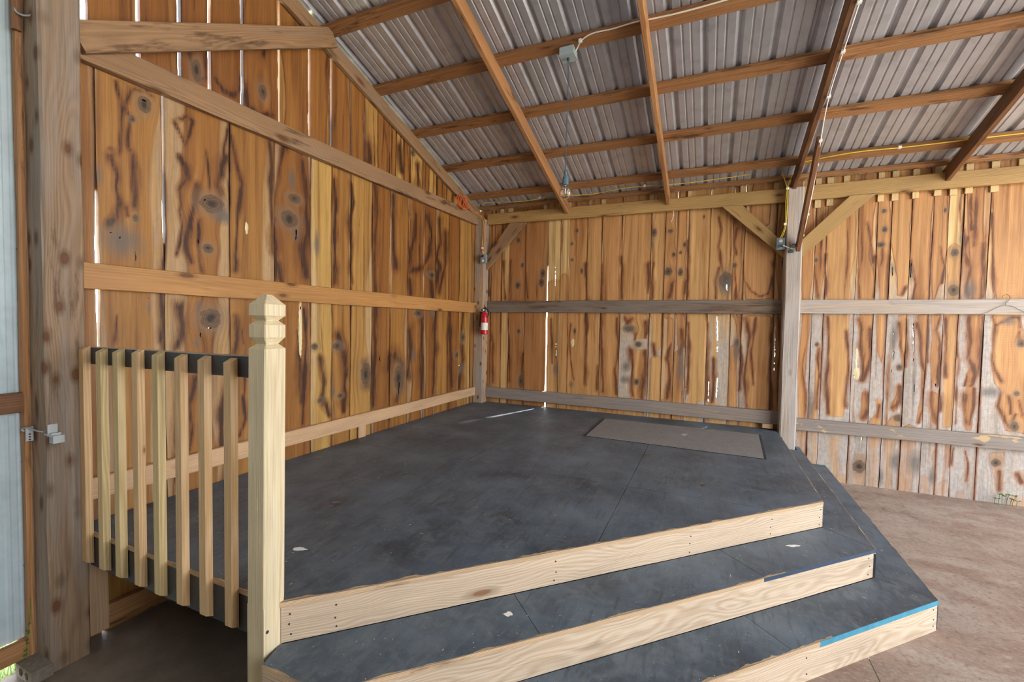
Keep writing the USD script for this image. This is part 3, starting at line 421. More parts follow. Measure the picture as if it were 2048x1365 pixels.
HEARTS_B = [[[3.916,1.377],[3.942,1.393],[3.947,1.189],[3.942,0.968],[3.924,0.808],[3.907,0.965],[3.912,1.187]],[[3.996,1.699],[4.177,1.701],[4.174,1.447],[4.196,1.202],[4.167,0.984],[4.166,0.673],[4.032,0.659],[4.033,0.974],[4.013,1.38]],[[4.256,1.701],[4.362,1.702],[4.372,1.393],[4.357,1.165],[4.306,1.04],[4.286,1.237],[4.278,1.451],[4.251,1.602]],[[4.31,0.933],[4.373,0.938],[4.379,0.786],[4.34,0.644],[4.305,0.656],[4.309,0.81]],[[4.384,1.702],[4.459,1.703],[4.462,1.396],[4.452,1.216],[4.41,1.349]],[[4.422,0.881],[4.459,0.884],[4.46,0.703],[4.436,0.7]],[[4.557,1.703],[4.623,1.704],[4.635,1.358],[4.624,1.195],[4.597,1.283],[4.584,1.46]],[[4.59,1.03],[4.623,1.017],[4.619,0.883],[4.567,0.758],[4.537,0.801],[4.571,0.894]],[[4.543,0.711],[4.624,0.749],[4.627,0.675],[4.557,0.66]],[[4.707,1.705],[4.787,1.705],[4.798,1.263],[4.786,1.146],[4.793,0.971],[4.796,0.781],[4.761,0.652],[4.743,0.687],[4.765,0.969],[4.755,1.232],[4.734,1.465]],[[4.805,1.705],[4.88,1.706],[4.861,1.555],[4.893,1.426],[4.895,1.21],[4.88,1.036],[4.84,1.062],[4.821,1.264],[4.824,1.467]],[[4.83,0.988],[4.901,0.95],[4.912,0.806],[4.885,0.651],[4.854,0.684],[4.832,0.857]],[[4.908,1.706],[5.008,1.707],[5.035,0.66],[4.935,0.649]],[[5.064,1.707],[5.185,1.708],[5.183,1.422],[5.16,1.197],[5.128,1.082],[5.148,0.97],[5.131,0.642],[5.093,0.652],[5.068,0.85],[5.087,1.051],[5.076,1.164],[5.115,1.251],[5.078,1.376]],[[5.231,1.709],[5.403,1.71],[5.441,1.568],[5.506,1.163],[5.529,0.646],[5.368,0.669],[5.308,0.872],[5.323,1.012],[5.278,1.093],[5.245,1.258],[5.251,1.494]],[[4.055,0.472],[4.145,0.483],[4.139,0.294],[4.165,0.109],[4.082,0.081],[4.049,0.282]],[[4.868,0.392],[4.893,0.454],[4.904,0.207],[4.881,0.218]],[[4.964,0.478],[5.02,0.471],[5.013,0.238],[4.984,0.146]],[[5.09,0.466],[5.122,0.47],[5.138,0.085],[5.112,0.08]],[[5.255,0.445],[5.367,0.474],[5.374,0.307],[5.342,0.091],[5.281,0.321]],[[4.265,0.311],[4.352,0.323],[4.359,0.139],[4.272,0.141]],[[5.465,0.307],[5.5,0.326],[5.502,0.146],[5.466,0.168]],[[3.733,2.996],[3.822,2.986],[3.85,2.076],[3.83,1.854],[3.774,1.855]],[[3.84,2.855],[3.939,2.846],[3.951,2.203],[3.929,1.856],[3.894,1.867],[3.864,2.206]],[[3.949,2.845],[4.182,2.948],[4.201,2.269],[4.172,2.068],[4.186,1.839],[3.99,1.84]],[[4.193,2.822],[4.348,2.93],[4.322,2.264],[4.363,2.088],[4.361,1.838],[4.238,1.839],[4.229,2.117]],[[4.354,2.868],[4.455,2.858],[4.472,2.356],[4.467,2.184],[4.463,1.838],[4.413,1.838],[4.374,2.262]],[[4.463,2.857],[4.613,2.842],[4.627,2.25],[4.63,1.995],[4.587,1.88],[4.55,1.887],[4.543,2.058],[4.516,2.231],[4.483,2.404]],[[4.618,2.842],[4.773,2.826],[4.771,2.292],[4.784,1.836],[4.675,1.837],[4.677,2.055],[4.639,2.25]],[[4.776,2.85],[4.88,2.839],[4.892,2.286],[4.879,2.097],[4.85,1.955],[4.825,1.842],[4.806,1.842]],[[4.88,2.839],[4.987,2.828],[5.018,1.835],[4.917,1.836]],[[5.008,2.861],[5.122,2.848],[5.145,2.32],[5.148,1.834],[5.087,1.835],[5.064,2.161],[5.044,2.418]],[[5.18,2.888],[5.43,2.86],[5.476,1.833],[5.251,1.834],[5.212,2.156]],[[3.264,1.676],[3.495,1.679],[3.529,0.677],[3.306,0.656],[3.269,1.02],[3.306,1.387]],[[3.208,2.617],[3.523,2.367],[3.51,1.856],[3.25,1.858]],[[2.464,1.65],[2.519,1.651],[2.512,1.263],[2.51,0.698],[2.473,0.695],[2.481,1.067]],[[2.572,1.67],[2.653,1.671],[2.653,1.365],[2.612,1.267],[2.573,1.343]],[[2.295,1.668],[2.408,1.669],[2.407,1.357],[2.337,1.197],[2.295,1.353]],[[2.688,1.69],[2.88,1.692],[2.914,0.714],[2.715,0.696]],[[2.949,1.674],[2.979,1.282],[2.972,0.7],[2.954,0.698],[2.945,1.281]],[[3.15,1.675],[3.223,1.676],[3.229,1.366],[3.184,1.383]],[[1.973,1.684],[2.239,1.686],[2.238,1.406],[2.106,1.403],[2.012,1.583]],[[2.071,1.264],[2.23,1.27],[2.218,0.678],[2.081,0.675]]]

def poly_sd(pu, pz, poly):
    """Signed distance to a polygon, positive inside."""
    q = poly+[poly[0]]; d = np.full(pu.shape, 9.0); ins = np.zeros(pu.shape, bool)
    for (a, b), (c, e) in zip(q[:-1], q[1:]):
        du, dz = c-a, e-b; t = np.clip(((pu-a)*du+(pz-b)*dz)/(du*du+dz*dz+1e-9), 0, 1); d = np.minimum(d, np.hypot(pu-a-t*du, pz-b-t*dz))
        cr = ((b > pz) != (e > pz)) & (pu < (c-a)*(pz-b)/((e-b) if e != b else 1e-9)+a); ins ^= cr
    return np.where(ins, d, -d)

def seg_dist(pu, pz, poly):
    best = np.full(pu.shape, 9.0)
    for (a, b), (c, d) in zip(poly[:-1], poly[1:]):
        du, dz = c-a, d-b; t = np.clip(((pu-a)*du+(pz-b)*dz)/(du*du+dz*dz+1e-9), 0, 1)
        best = np.minimum(best, np.hypot(pu-a-t*du, pz-b-t*dz))
    return best

def plank(parent, wall, u0, u1, z0, ztop, seed, tone=0.0, line=.5, hw=.42, grey=0.0, kerf=0.0, edge=.0025, gap0=None, gap1=None, streaks=1, pale_top=None, low_grey=0.0, grey_from=1.9):
    """One sawn wall board, its face towards the room; u runs along the wall (y on wall L, x on wall B)."""
    r = np.random.default_rng(seed)
    W = u1-u0; nu = max(6, int(round(W/.0105))); zt_max = max(ztop(u0), ztop(u1)) if callable(ztop) else ztop
    nz = max(8, int(round((zt_max-z0)/.021)))
    T, Vv = np.meshgrid(np.linspace(0, 1, nu+1), np.linspace(0, 1, nz+1), indexing='ij')
    zz0 = z0+(zt_max-z0)*Vv
    def wob(z, k): return (meshkit.noise(np.stack([z*2.3+seed*3.17+k*50, 0*z, 0*z], -1), 3)-.5)*2*edge+(meshkit.noise(np.stack([z*11+seed*1.7+k*90, 0*z, 0*z], -1), 5)-.5)*edge
    e0 = u0+.0018+(gap0(zz0) if gap0 else 0)+np.maximum(wob(zz0, 1), -.0008); e1 = u1-.0018-(gap1(zz0) if gap1 else 0)-np.maximum(wob(zz0, 2), -.0008)
    U = e0+(e1-e0)*T
    if callable(ztop):
        zt = ztop(U); Z = z0+(zt-z0)*Vv
    else: Z = zz0
    uc = (u0+u1)/2; g = U-uc
    KN = KNOTS_L if wall == 'L' else KNOTS_B; ST = STREAKS_L if wall == 'L' else STREAKS_B
    knot, chip, streak = np.zeros_like(U), np.zeros_like(U), np.zeros_like(U)
    heart_push = np.zeros_like(U)
    zlo, zhi = z0-.1, zt_max+.1
    q3 = np.stack([U*9+seed, Z*4.0, 0*U], -1); wx = .030*(meshkit.fbm(q3, 3, 31)-.5); wz = .05*(meshkit.fbm(q3+9, 2, 33)-.5)
    slit = np.zeros_like(U)
    for ku, kz, rx, ry, kd in KN:
        if not (u0-.05 < ku < u1+.05 and zlo < kz < zhi): continue
        d2 = np.sqrt(((U-ku)/rx)**2+((Z-kz)/ry)**2)
        if not (u0 <= ku <= u1): continue
        if kd == 0:
            knot = np.maximum(knot, np.clip(1-d2*.39, 0, 1))
            g = g-(U-ku)*.75*np.exp(-(d2/2.3)**2)
            heart_push = np.maximum(heart_push, np.exp(-(d2/2.4)**2))
        elif kd == 1: chip = np.minimum(chip, -np.clip(1.25-d2*.75, 0, 1))
        else: chip = np.where(d2 < 1.5, np.maximum(chip, np.clip(1.3-d2*.75, 0, 1)), chip)
    for w, poly in ST:
        pu = [p[0] for p in poly]; 
        if max(pu) < u0-.02 or min(pu) > u1+.02: continue
        if not (u0-.01 <= np.mean(pu) <= u1+.01): continue
        d = seg_dist(U+wx, Z+wz, poly)/(.45+1.1*meshkit.noise(np.stack([Z*7+w*900, 0*Z+seed, 0*Z], -1), 41)); streak = np.maximum(streak, np.clip(1.04-d/(w*2.6+.006), 0, 1))
    for w, poly in (SLITS_L if wall == 'L' else SLITS_B):
        if not (u0+.004 <= np.mean([p[0] for p in poly]) <= u1-.004): continue
        slit = np.maximum(slit, np.clip(1-seg_dist(U+wx*.25, Z, poly)/(w*.8+.010), 0, 1))
    # a few more natural streaks wandering along the fibres
    for k in range(streaks):
        c = uc+W*r.uniform(-.5, .5); a = r.uniform(.01, .035); w = r.uniform(.004, .013); za = r.uniform(z0, zt_max); zl = r.uniform(.35, 1.1)
        path = c+a*(meshkit.noise(np.stack([Z*2.6+seed*9+k*31, 0*Z, 0*Z], -1), 8)-.5)*2
        ww = w*(.4+1.2*meshkit.noise(np.stack([Z*5+seed*5+k*17, 0*Z, 0*Z], -1), 2))
        fade = np.clip(1.3-np.abs(Z-za)/zl*1.3, 0, 1)
        streak = np.maximum(streak, np.clip(1.05-np.abs(U-path)/ww*.4, 0, 1)*fade*r.uniform(.6, 1))
    # dark bark edge
    for e in (e0, e1):
        be = (meshkit.noise(np.stack([Z*1.6+seed*2.3+(7 if e is e1 else 0), 0*Z, 0*Z], -1), 11))
        streak = np.maximum(streak, np.clip(1-np.abs(U-e)/(.008+.034*np.clip(be-.42, 0, 1)), 0, 1)*np.clip(be*2.2-.45, 0, 1))
    cen = uc+W*(r.uniform(-.12, .12)+.30*(meshkit.noise(np.stack([Z*.9+seed*7, 0*Z, 0*Z], -1), 21)-.5)+.12*(meshkit.noise(np.stack([Z*3.1+seed*4, 0*Z, 0*Z], -1), 22)-.5))
    half = W*hw*(.62+.75*meshkit.noise(np.stack([Z*1.3+seed*11, 0*Z, 0*Z], -1), 23))+.03*heart_push
    heart = np.clip(.5+(half-np.abs(U-cen))/.10, 0, 1)
    if wall == 'B':                              # heartwood outlines as they run on these boards
        mine = [pp for pp in HEARTS_B if u0-.005 < np.mean([p[0] for p in pp]) < u1+.005]
        if mine:
            sd = np.full_like(U, -1.0); z_lo, z_hi = min(p[1] for pp in mine for p in pp), max(p[1] for pp in mine for p in pp)
            for pp in mine: sd = np.maximum(sd, poly_sd(U+wx*.7, Z+wz*.5, pp))
            hand = np.clip(.5+sd/.075, 0, 1); t = np.clip((Z-z_lo+.04)/.08, 0, 1)*np.clip((z_hi+.04-Z)/.08, 0, 1); heart = heart*(1-t)+hand*t
    if pale_top is not None: heart = heart*np.clip((pale_top-Z)/.12+.5, 0, 1)
    tn = tone+0*U
    if pale_top is not None: tn = np.where(Z > pale_top, np.maximum(tn, .75), tn)
    gw = grey*np.clip((.56-heart)/.2, 0, 1)*np.clip((grey_from-Z)/.5+.4, 0, 1)
    lg = low_grey*np.clip((.72-Z)/.35, 0, 1)
    gw = np.maximum(gw, lg*(.55+.45*np.clip((.8-heart)/.3, 0, 1)))
    n = U.size; idx = np.arange(n).reshape(U.shape)
    depth = r.uniform(0, .004)+.002*np.sin(Z*1.1+seed)
    th = .021
    def P(u, z, d): return np.stack([-d, u, z], -1) if wall == 'L' else np.stack([u, d, z], -1)
    V = [P(U, Z, depth).reshape(-1, 3)]
    at = [np.stack([g, Z, np.full_like(U, seed*1.37 % 40)], -1).reshape(-1, 3), np.stack([heart, knot, np.clip(gw, 0, 1)], -1).reshape(-1, 3),
          np.stack([tn, streak, chip], -1).reshape(-1, 3), np.stack([np.full_like(U, line), np.full_like(U, kerf), slit], -1).reshape(-1, 3)]
    a, b, c, d = idx[:-1, :-1].ravel(), idx[1:, :-1].ravel(), idx[1:, 1:].ravel(), idx[:-1, 1:].ravel()
    F = [np.column_stack([a, b, c]), np.column_stack([a, c, d])]
    # sides and back
    sel = [idx[0, :], idx[-1, :]]
    bu = [U[0, :], U[-1, :]]; bz = [Z[0, :], Z[-1, :]]
    base = n
    for q in (0, 1): V.append(P(bu[q], bz[q], np.full(nz+1, .006+th)).reshape(-1, 3))
    at = [np.vstack([arr, arr[sel[0]], arr[sel[1]]]) for arr in at]
    at[3][n:, 2] = 0
    i = np.arange(nz)
    L0, R0 = base+i, base+nz+1+i
    F += [np.column_stack([idx[0, i], idx[0, i+1], L0+1]), np.column_stack([idx[0, i], L0+1, L0]),
          np.column_stack([idx[-1, i], R0, R0+1]), np.column_stack([idx[-1, i], R0+1, idx[-1, i+1]])]
    if slit.max() > .3:                          # a board split right through keeps its full back
        off = len(at[0]); V.append(P(U, Z, np.full_like(U, .006+th)).reshape(-1, 3)); at = [np.vstack([arr, arr[:n]]) for arr in at]
        F += [np.column_stack([a+off, c+off, b+off]), np.column_stack([a+off, d+off, c+off])]
    else:
        F += [np.column_stack([L0, L0+1, R0+1]), np.column_stack([L0, R0+1, R0])]
    j = np.arange(nu)
    F += [np.array([(idx[q, 0], base, idx[q+1, 0]) for q in range(nu)]), np.array([(idx[q, -1], idx[q+1, -1], base+nz) for q in range(nu)]),
          np.array([(idx[-1, 0], base, base+nz+1), (idx[-1, -1], base+2*nz+1, base+nz)])]
    V, F = np.vstack(V), np.vstack(F)
    if wall == 'L': F = F[:, ::-1]
    return put('plank', (V, F), ('golden_plank' if wall == 'L' else 'tan_plank'), parent, {'grain': at[0], 'mark': at[1], 'mark_b': at[2], 'mark_c': at[3]})

def gapf(points):
    p = np.array(points, float); return lambda z: np.interp(z, p[:, 0], p[:, 1])/2

def added_batten_out(parent, wall, u, z0, z1, w=.06, seed=0):  # unseen strips outside, added to keep daylight out of the tight joints
    m = bx(-.047, -.029, u-w/2, u+w/2, z0, z1) if wall == 'L' else bx(u-w/2, u+w/2, .029, .047, z0, z1)
    return put('added_batten', m, 'batten_pine', parent, {'grain': grain_of(m.vertices, 2, seed)})

wall_left = thing('wall_left', 'gable wall of wide golden brown sawn boards beside the stage', kind='structure')
LB = [-4.34, -4.178, -3.868, -3.480, -3.149, -2.829, -2.609, -2.393, -2.126, -1.863, -1.583, -1.284, -1.063, -.784, -.537, -.243, -.002]
LT = [-.2, .12, .0, .12, -.25, .85, .15, .45, -.35, .05, -.25, -.5, .15, -.55, .35, -.1]
LH = [.3, .36, .30, .55, .42, .5, .42, .5, .6, .5, .40, .42, .45, .55, .5, .4]
LG = {1: [(1.38, .007), (2.12, .007), (2.2, .0015), (3, .0015)], 2: [(0, .0015), (1.97, .0015), (2.05, .008), (2.8, .010)], 6: [(0, 0), (3, .001)], 9: [(0, .001), (1.7, .001), (1.85, .005), (2.6, .006), (2.9, .002)], 12: [(0, .001), (1.4, .001), (1.5, .004), (1.72, .004), (1.75, .001)]}
for i in range(16):
    gl, gr_ = LG.get(i), LG.get(i+1)
    plank(wall_left, 'L', LB[i], LB[i+1], -.24, 2.872, 100+i, tone=LT[i], line=[.25, .25, .35, .3, .8, .5, .85, .5, .7, .6, .9, .8, .6, .8, .3, .3][i], hw=LH[i], grey=.22, grey_from=3.5,
          kerf=[.3, .5, .8, .75, .3, .2, .3, .1, .8, .2, .3, .2, .3, .1, .2, .1][i], gap0=gapf(gl) if gl else None, gap1=gapf(gr_) if gr_ else None, streaks=[1, 2, 2, 2, 3, 1, 3, 2, 3, 2, 4, 4, 3, 4, 2, 2][i], edge=.004)
for i in range(1, 16):
    if i not in (1, 2, 9, 12): added_batten_out(wall_left, 'L', LB[i], -.1, 2.86, seed=i)
added_batten_out(wall_left, 'L', LB[1], 2.2, 2.86, seed=41); added_batten_out(wall_left, 'L', LB[2], -.1, 1.98, seed=42); added_batten_out(wall_left, 'L', LB[9], -.1, 1.7, seed=43); added_batten_out(wall_left, 'L', LB[12], -.1, 1.42, seed=44); added_batten_out(wall_left, 'L', LB[12], 1.74, 2.86, seed=45)
UB = [-4.205, -3.984, -3.775, -3.602, -3.390, -3.107, -2.838, -2.624, -2.408, -2.235, -2.056, -1.886, -1.780, -1.656, -1.557, -1.331, -1.215, -1.057, -.900, -.704, -.50, -.25, -.002]
UT = [-.4, -.75, -.75, -.6, -.5, -.2, -.3, -.35, -.1, .5, -.2, -.3, .7, -.2, .6, -.35, .75, -.45, .1, .4, -.1, .2]
UG = {1: .016, 2: .016, 3: .016, 4: .015, 5: .016, 6: .014, 7: .012, 8: .007, 9: .004}
for i in range(22):
    a, b = UG.get(i), UG.get(i+1)
    plank(wall_left, 'L', UB[i], UB[i+1], 2.876, lambda u: roof_z(u, SHEET-.015), 200+i, tone=UT[i], line=.75, hw=.5, kerf=.15, gap0=(lambda z, a=a: a/2+0*z) if a else None, gap1=(lambda z, b=b: b/2+0*z) if b else None, streaks=3, edge=.004)
for i in range(10, 22): added_batten_out(wall_left, 'L', UB[i], 2.88, roof_z(UB[i], .08), w=.045, seed=60+i)

wall_back = thing('wall_back', 'long eave wall of vertical tan, brown and grey live-edge boards behind the stage', kind='structure')
BB = [.002, .18, .337, .447, .681, .989, 1.152, 1.268, 1.498, 1.681, 1.919, 2.257, 2.409, 2.539, 2.661, 2.882, 3.113, 3.222, 3.516, 3.744, 3.862, 3.960, 4.215, 4.368, 4.477, 4.628, 4.784, 4.895, 5.001, 5.179, 5.62, 5.83, 6.1, 6.28, 6.55, 6.8, 7.05, 7.32]
BT = [-.2, .0, .7, -.75, -.7, .2, .1, .0, .15, -.1, .1, .25, -.1, .0, .35, .35, -.15, .0, -.5, -.1, .05, .2, -.15, -.05, .1, -.1, -.1, .25, -.35, .0, 0, .2, -.2, .1, 0, .3, -.1]
BLINE = [.3, .3, .4, .5, .4, .5, .4, .4, .5, .6, .5, .7, .5, .7, .4, .3, .7, .8, .8]+[.6, .7, .5, .8, .7, .9, .9, .9, .8, 1., .9]+[.7]*7
BHW = [.5, .5, .4, .5, .55, .5, .5, .5, .5, .52, .5, .45, .42, .40, .5, .42, .40, .44, .5]+[.4, .36, .42, .40, .34, .32, .34, .36, .5, .26, .38]+[.4]*7
BG = {5: [(.4, .020), (1.6, .019), (2.1, .008), (2.3, .0015), (3.2, .001)], 29: [(0, .0008), (3.1, .0012)]}
for i in range(len(BB)-1):
    gl, gr_ = BG.get(i), BG.get(i+1); right = i >= 19
    plank(wall_back, 'B', BB[i], BB[i+1], -.02, 3.088, 300+i, tone=BT[i], line=BLINE[i], hw=BHW[i], grey=(.95 if right else (.75 if i in (10, 11, 13, 14, 15, 16, 17, 18) else .12)), low_grey=.8 if right else 0, grey_from=1.95 if right else 1.6,
          kerf={10: .5, 28: .9, 29: .9, 26: .3}.get(i, .15), gap0=gapf(gl) if gl else None, gap1=gapf(gr_) if gr_ else None, streaks=2 if right else 1, pale_top={5: 2.12, 6: 2.2, 27: 2.35}.get(i), edge=.003)
for i in range(1, len(BB)-1):
    if i == 5: added_batten_out(wall_back, 'B', BB[i], 2.3, 3.0, seed=80+i)
    else: added_batten_out(wall_back, 'B', BB[i], -.02, 3.0, seed=80+i)
# short pale battens over the joints, tucked behind the top beam
for k, (x, w, zb, zt) in enumerate([(3.868, .05, 2.775, 3.07), (3.968, .052, 2.785, 3.07), (4.378, .048, 2.79, 3.07), (4.487, .05, 2.79, 3.07), (4.640, .048, 2.795, 3.07), (4.800, .05, 2.805, 3.07), (4.912, .05, 2.80, 3.07), (5.018, .05, 2.805, 3.07), (5.190, .052, 2.80, 3.07), (5.365, .05, 2.87, 3.07),
                                    (.337, .05, 2.9, 3.07), (.46, .07, 2.9, 3.07), (.95, .05, 2.9, 3.07), (1.262, .045, 2.9, 3.07), (1.69, .045, 2.9, 3.07), (2.25, .05, 2.9, 3.07), (2.66, .045, 2.9, 3.07), (3.19, .055, 2.87, 3.07), (3.50, .045, 2.87, 3.07), (4.10, .045, 2.87, 3.07)]):
    m = bx(x-w/2, x+w/2, -.019, -.0005, zb, zt); put('batten', m, 'batten_pine', wall_back, {'grain': grain_of(m.vertices, 2, 500+k)})

# ---------------------------------------------------------------- roof sheets
ceiling = thing('ceiling', 'ribbed galvanised steel roof sheets, seen from below', kind='structure')
def sheet_profile(w=.914, step=.2285):
    x, z = [], []
    for k in range(4):
        o = k*step
        for dx, dz in ((0, 0), (.020, .024), (.036, .024), (.056, 0), (.100, 0), (.106, .006), (.113, .006), (.119, 0), (.160, 0), (.166, .006), (.173, .006), (.179, 0)):
            x.append(o+dx); z.append(dz)
    x.append(w); z.append(0); return np.array(x), np.array(z)
px_, pz_ = sheet_profile()
for k in range(9):
    x = px_-.42+k*.914
    for (ya, yb, sgn) in ((.34, RIDGE, 1), (RIDGE, 2*RIDGE-.34, -1)):
        V = []
        for y in (ya, yb):
            yy = y if sgn > 0 else 2*RIDGE-y
            V.append(np.column_stack([x, np.full_like(x, y), roof_z(yy, SHEET+.0003*(k % 2))+pz_]))
        n = len(x); top = [v_+np.array([0, 0, .0012]) for v_ in V]
        V = np.vstack(V+top); F = []
        for i in range(n-1):
            F += [(i, i+1, n+i+1), (i, n+i+1, n+i), (2*n+i, 3*n+i+1, 2*n+i+1), (2*n+i, 3*n+i, 3*n+i+1)]
        put('roof_sheet', (V, np.array(F)), 'galvanised_sheet', ceiling)

# ---------------------------------------------------------------- rafters and purlins
RX = [.021, 1.249, 2.433, 3.639, 4.850, 6.06, 7.29]
RL = ['brown gable rafter running up against the left plank wall', 'rafter passing just left of the hanging light bulb', 'rafter between the hanging bulb and the white lamp cable', 'dark rafter that carries the white lamp cable', 'dark rafter at the upper right of the back wall', 'dark rafter beyond the right edge of the picture', 'dark rafter at the open end of the barn']
for i, (x, lab) in enumerate(zip(RX, RL)):
    p0, p1 = (x, -.03, roof_z(-.03, RD/2)), (x, RIDGE, roof_z(RIDGE, RD/2))
    r = wood('rafter', p0, p1, .038, .1255, (1, 0, 0), ['aged_brown_timber', 'rafter_timber', 'rafter_timber', 'dark_rafter_timber', 'dark_rafter_timber', 'dark_rafter_timber', 'dark_rafter_timber'][i], seed=40+i, seg=10)
    tag(r, lab, 'rafter')
PY = [-.075, -.315, -.895, -1.475, -2.05, -2.645, -3.23, -3.82, -4.40]
nth = ['eave purlin resting along the top of the back wall boards', 'purlin with the yellow cable, next up from the eave purlin', 'third purlin up from the back wall', 'fourth purlin up, crossing behind the hanging lamp cord', 'purlin that carries the grey junction box and lamp cord', 'highest purlin seen at the top left, above the gable collar', 'first purlin above the top edge of the picture', 'second purlin above the top edge of the picture', 'third purlin above the top edge of the picture']
ct = math.cos(math.atan(S)); 
for i, y in enumerate(PY):
    pw = .048 if i == 0 else .104; yc = y-pw/2*ct; zc = roof_z(yc, RD+.0205)
    r = wood('purlin', (-.12, yc, zc), (X_END+.2, yc, zc), pw, .038, (0, ct, -S*ct), 'purlin_timber', seed=60+i, seg=14)
    tag(r, nth[i], 'purlin')

# ---------------------------------------------------------------- posts, beams, girts, braces
def xz_brace(name, pts, y0, y1, mat, lab, seed, cat='brace'):
    from shapely.geometry import Polygon
    P = Polygon(pts); m = trimesh.creation.extrude_polygon(P, y1-y0, engine='earcut')
    v = m.vertices.copy(); m.vertices = np.column_stack([v[:, 0], y1-v[:, 2], v[:, 1]])
    a = (np.array(pts[0])+np.array(pts[1]))/2; b = (np.array(pts[2])+np.array(pts[3]))/2; ax = np.array([b[0]-a[0], 0, b[1]-a[1]]); ax /= np.linalg.norm(ax)
    o = put(name, m, mat, None, {'grain': grain_of(m.vertices, ax, seed)}); tag(o, lab, cat); return o

r = wood('post', (.055, -4.357, -.16), (.055, -4.357, 4.195), .150, .150, (1, 0, 0), 'brown_post', seed=3, seg=12, ch=.010, rough=.003); tag(r, 'tall knotty brown timber post at the left, between the metal door and the stage railing', 'post')
r = wood('post', (.073, -.078, .0), (.073, -.078, 2.925), .142, .142, (1, 0, 0), 'weathered_post', seed=5, seg=10, ch=.008, rough=.003); tag(r, 'grey-brown corner post where the two plank walls meet, fire extinguisher at its side', 'post')
r = wood('post', (3.668, -.083, .0), (3.655, -.083, 2.965), .146, .150, (1, 0, 0), 'pale_grey_timber', seed=8, seg=10, ch=.012, rough=.003); tag(r, 'pale grey square post at the back right corner of the stage', 'post')
r = wood('post', (7.25, -.083, .0), (7.25, -.083, 2.965), .146, .150, (1, 0, 0), 'pale_grey_timber', seed=9, seg=4, ch=.012); tag(r, 'grey post at the open end of the barn, outside the frame', 'post')
m = bx(0, 7.5, 2*RIDGE-.03, 2*RIDGE, -.16, 3.0); o = put('wall_front_added', m, 'golden_plank', None, {'grain': m.vertices}); tag(o, 'unseen front wall behind the camera, added to steer the light', kind='structure')  # unseen wall, added to cut the light from behind the camera
m = bx(7.45, 7.48, 2*RIDGE, -6.9, -.05, 4.6); o = put('wall_right_added', m, 'golden_plank', None, {'grain': m.vertices}); tag(o, 'unseen wall added over the front half of the far gable end to steer the light', kind='structure')  # unseen wall, added so light enters only through the rest of this end
m = bx(-.03, 0, 2*RIDGE, -9.0, -.16, 3.9); o = put('wall_left_front', m, 'golden_plank', None, {'grain': m.vertices}); tag(o, 'gable wall beyond the metal door, outside the frame', kind='structure')

def girt(p0, p1, w, d, side, mat, lab, seed, cat='girt', **k):
    r = wood('girt' if cat == 'girt' else 'beam', p0, p1, w, d, side, mat, seed=seed, **k); tag(r, lab, cat); return r
girt((.021, -4.282, 1.750), (.021, -.150, 1.752), .134, .040, (0, 0, 1), 'orange_pine', 'orange pine girt across the middle of the left plank wall', 11, seg=12)
girt((.021, -4.268, .657), (.021, -.150, .633), .112, .040, (0, 0, 1), 'girt_pine', 'light pine girt along the foot of the left wall, just above the stage', 12, seg=12)
girt((.026, -4.282, 2.877), (.026, -.150, 2.920), .138, .048, (0, 0, 1), 'aged_brown_timber', 'old brown beam across the left wall below the gable boards', 13, cat='beam', seg=12, rough=.003)
r = wood('collar_brace', (.072, -4.282, 2.885), (.072, -2.68, 3.812), .139, .040, (0, -.5, 1), 'aged_brown_timber', seed=14, seg=8); tag(r, 'brown plank rising from the tall left post to the gable rafter', 'brace')
girt((.147, -.021, 1.776), (3.594, -.021, 1.773), .149, .040, (0, 0, 1), 'dark_stained_grey_timber', 'dark stained grey girt across the middle of the back wall behind the stage', 15, seg=12)
girt((.147, -.021, .615), (3.594, -.021, .606), .142, .040, (0, 0, 1), 'old_grey_timber', 'grey girt along the foot of the back wall, just above the stage', 16, seg=12)
girt((3.742, -.021, 1.775), (7.18, -.021, 1.775), .136, .040, (0, 0, 1), 'pale_grey_timber', 'pale grey girt across the back wall to the right of the stage post', 17, seg=12)
girt((3.742, -.021, .560), (7.18, -.021, .568), .124, .040, (0, 0, 1), 'flaked_grey_timber', 'grey girt with flaking tan patches, low on the back wall right of the stage', 18, seg=12)
girt((.147, -.043, 2.938), (3.590, -.043, 2.917), .140, .044, (0, 0, 1), 'treated_pine', 'yellow pine top beam of the back wall, left of the stage post', 21, cat='beam', seg=12)
girt((3.732, -.043, 2.925), (7.18, -.043, 2.930), .144, .044, (0, 0, 1), 'treated_pine', 'yellow pine top beam of the back wall, right of the stage post', 22, cat='beam', seg=12)
xz_brace('knee_brace', [(.484, 2.862), (.709, 2.850), (.149, 2.262), (.149, 2.445)], -.088, -.046, 'aged_brown_timber', 'short brown corner brace from the corner post up to the back beam', 23)
xz_brace('knee_brace', [(2.993, 2.846), (3.185, 2.843), (3.592, 2.412), (3.592, 2.268)], -.088, -.046, 'treated_pine', 'yellow pine brace slanting down to the left side of the pale grey post', 24)
xz_brace('knee_brace', [(4.118, 2.852), (4.322, 2.852), (3.737, 2.276), (3.737, 2.452)], -.088, -.046, 'treated_pine', 'yellow pine brace slanting down to the right side of the pale grey post', 25)
r = wood('knee_brace', (3.686, -.178, 2.345), (3.690, -.985, 3.122), .085, .036, (0, .7, .7), 'dark_rafter_timber', seed=27, seg=6); tag(r, 'dark brace leaning from the pale grey post up to the cabled rafter', 'brace')
r = wood('cleat', (.030, -4.225, -.10), (.030, -4.225, .44), .10, .050, (0, 1, 0), 'girt_pine', seed=28); tag(r, 'pine cleat standing in the dark under the stage beside the left post', 'cleat')
r = wood('sill_board', (.025, -4.27, -.045), (.025, -.15, -.045), .12, .044, (0, 0, 1), 'rafter_timber', seed=29); tag(r, 'brown sill board low on the left wall under the stage', 'board')
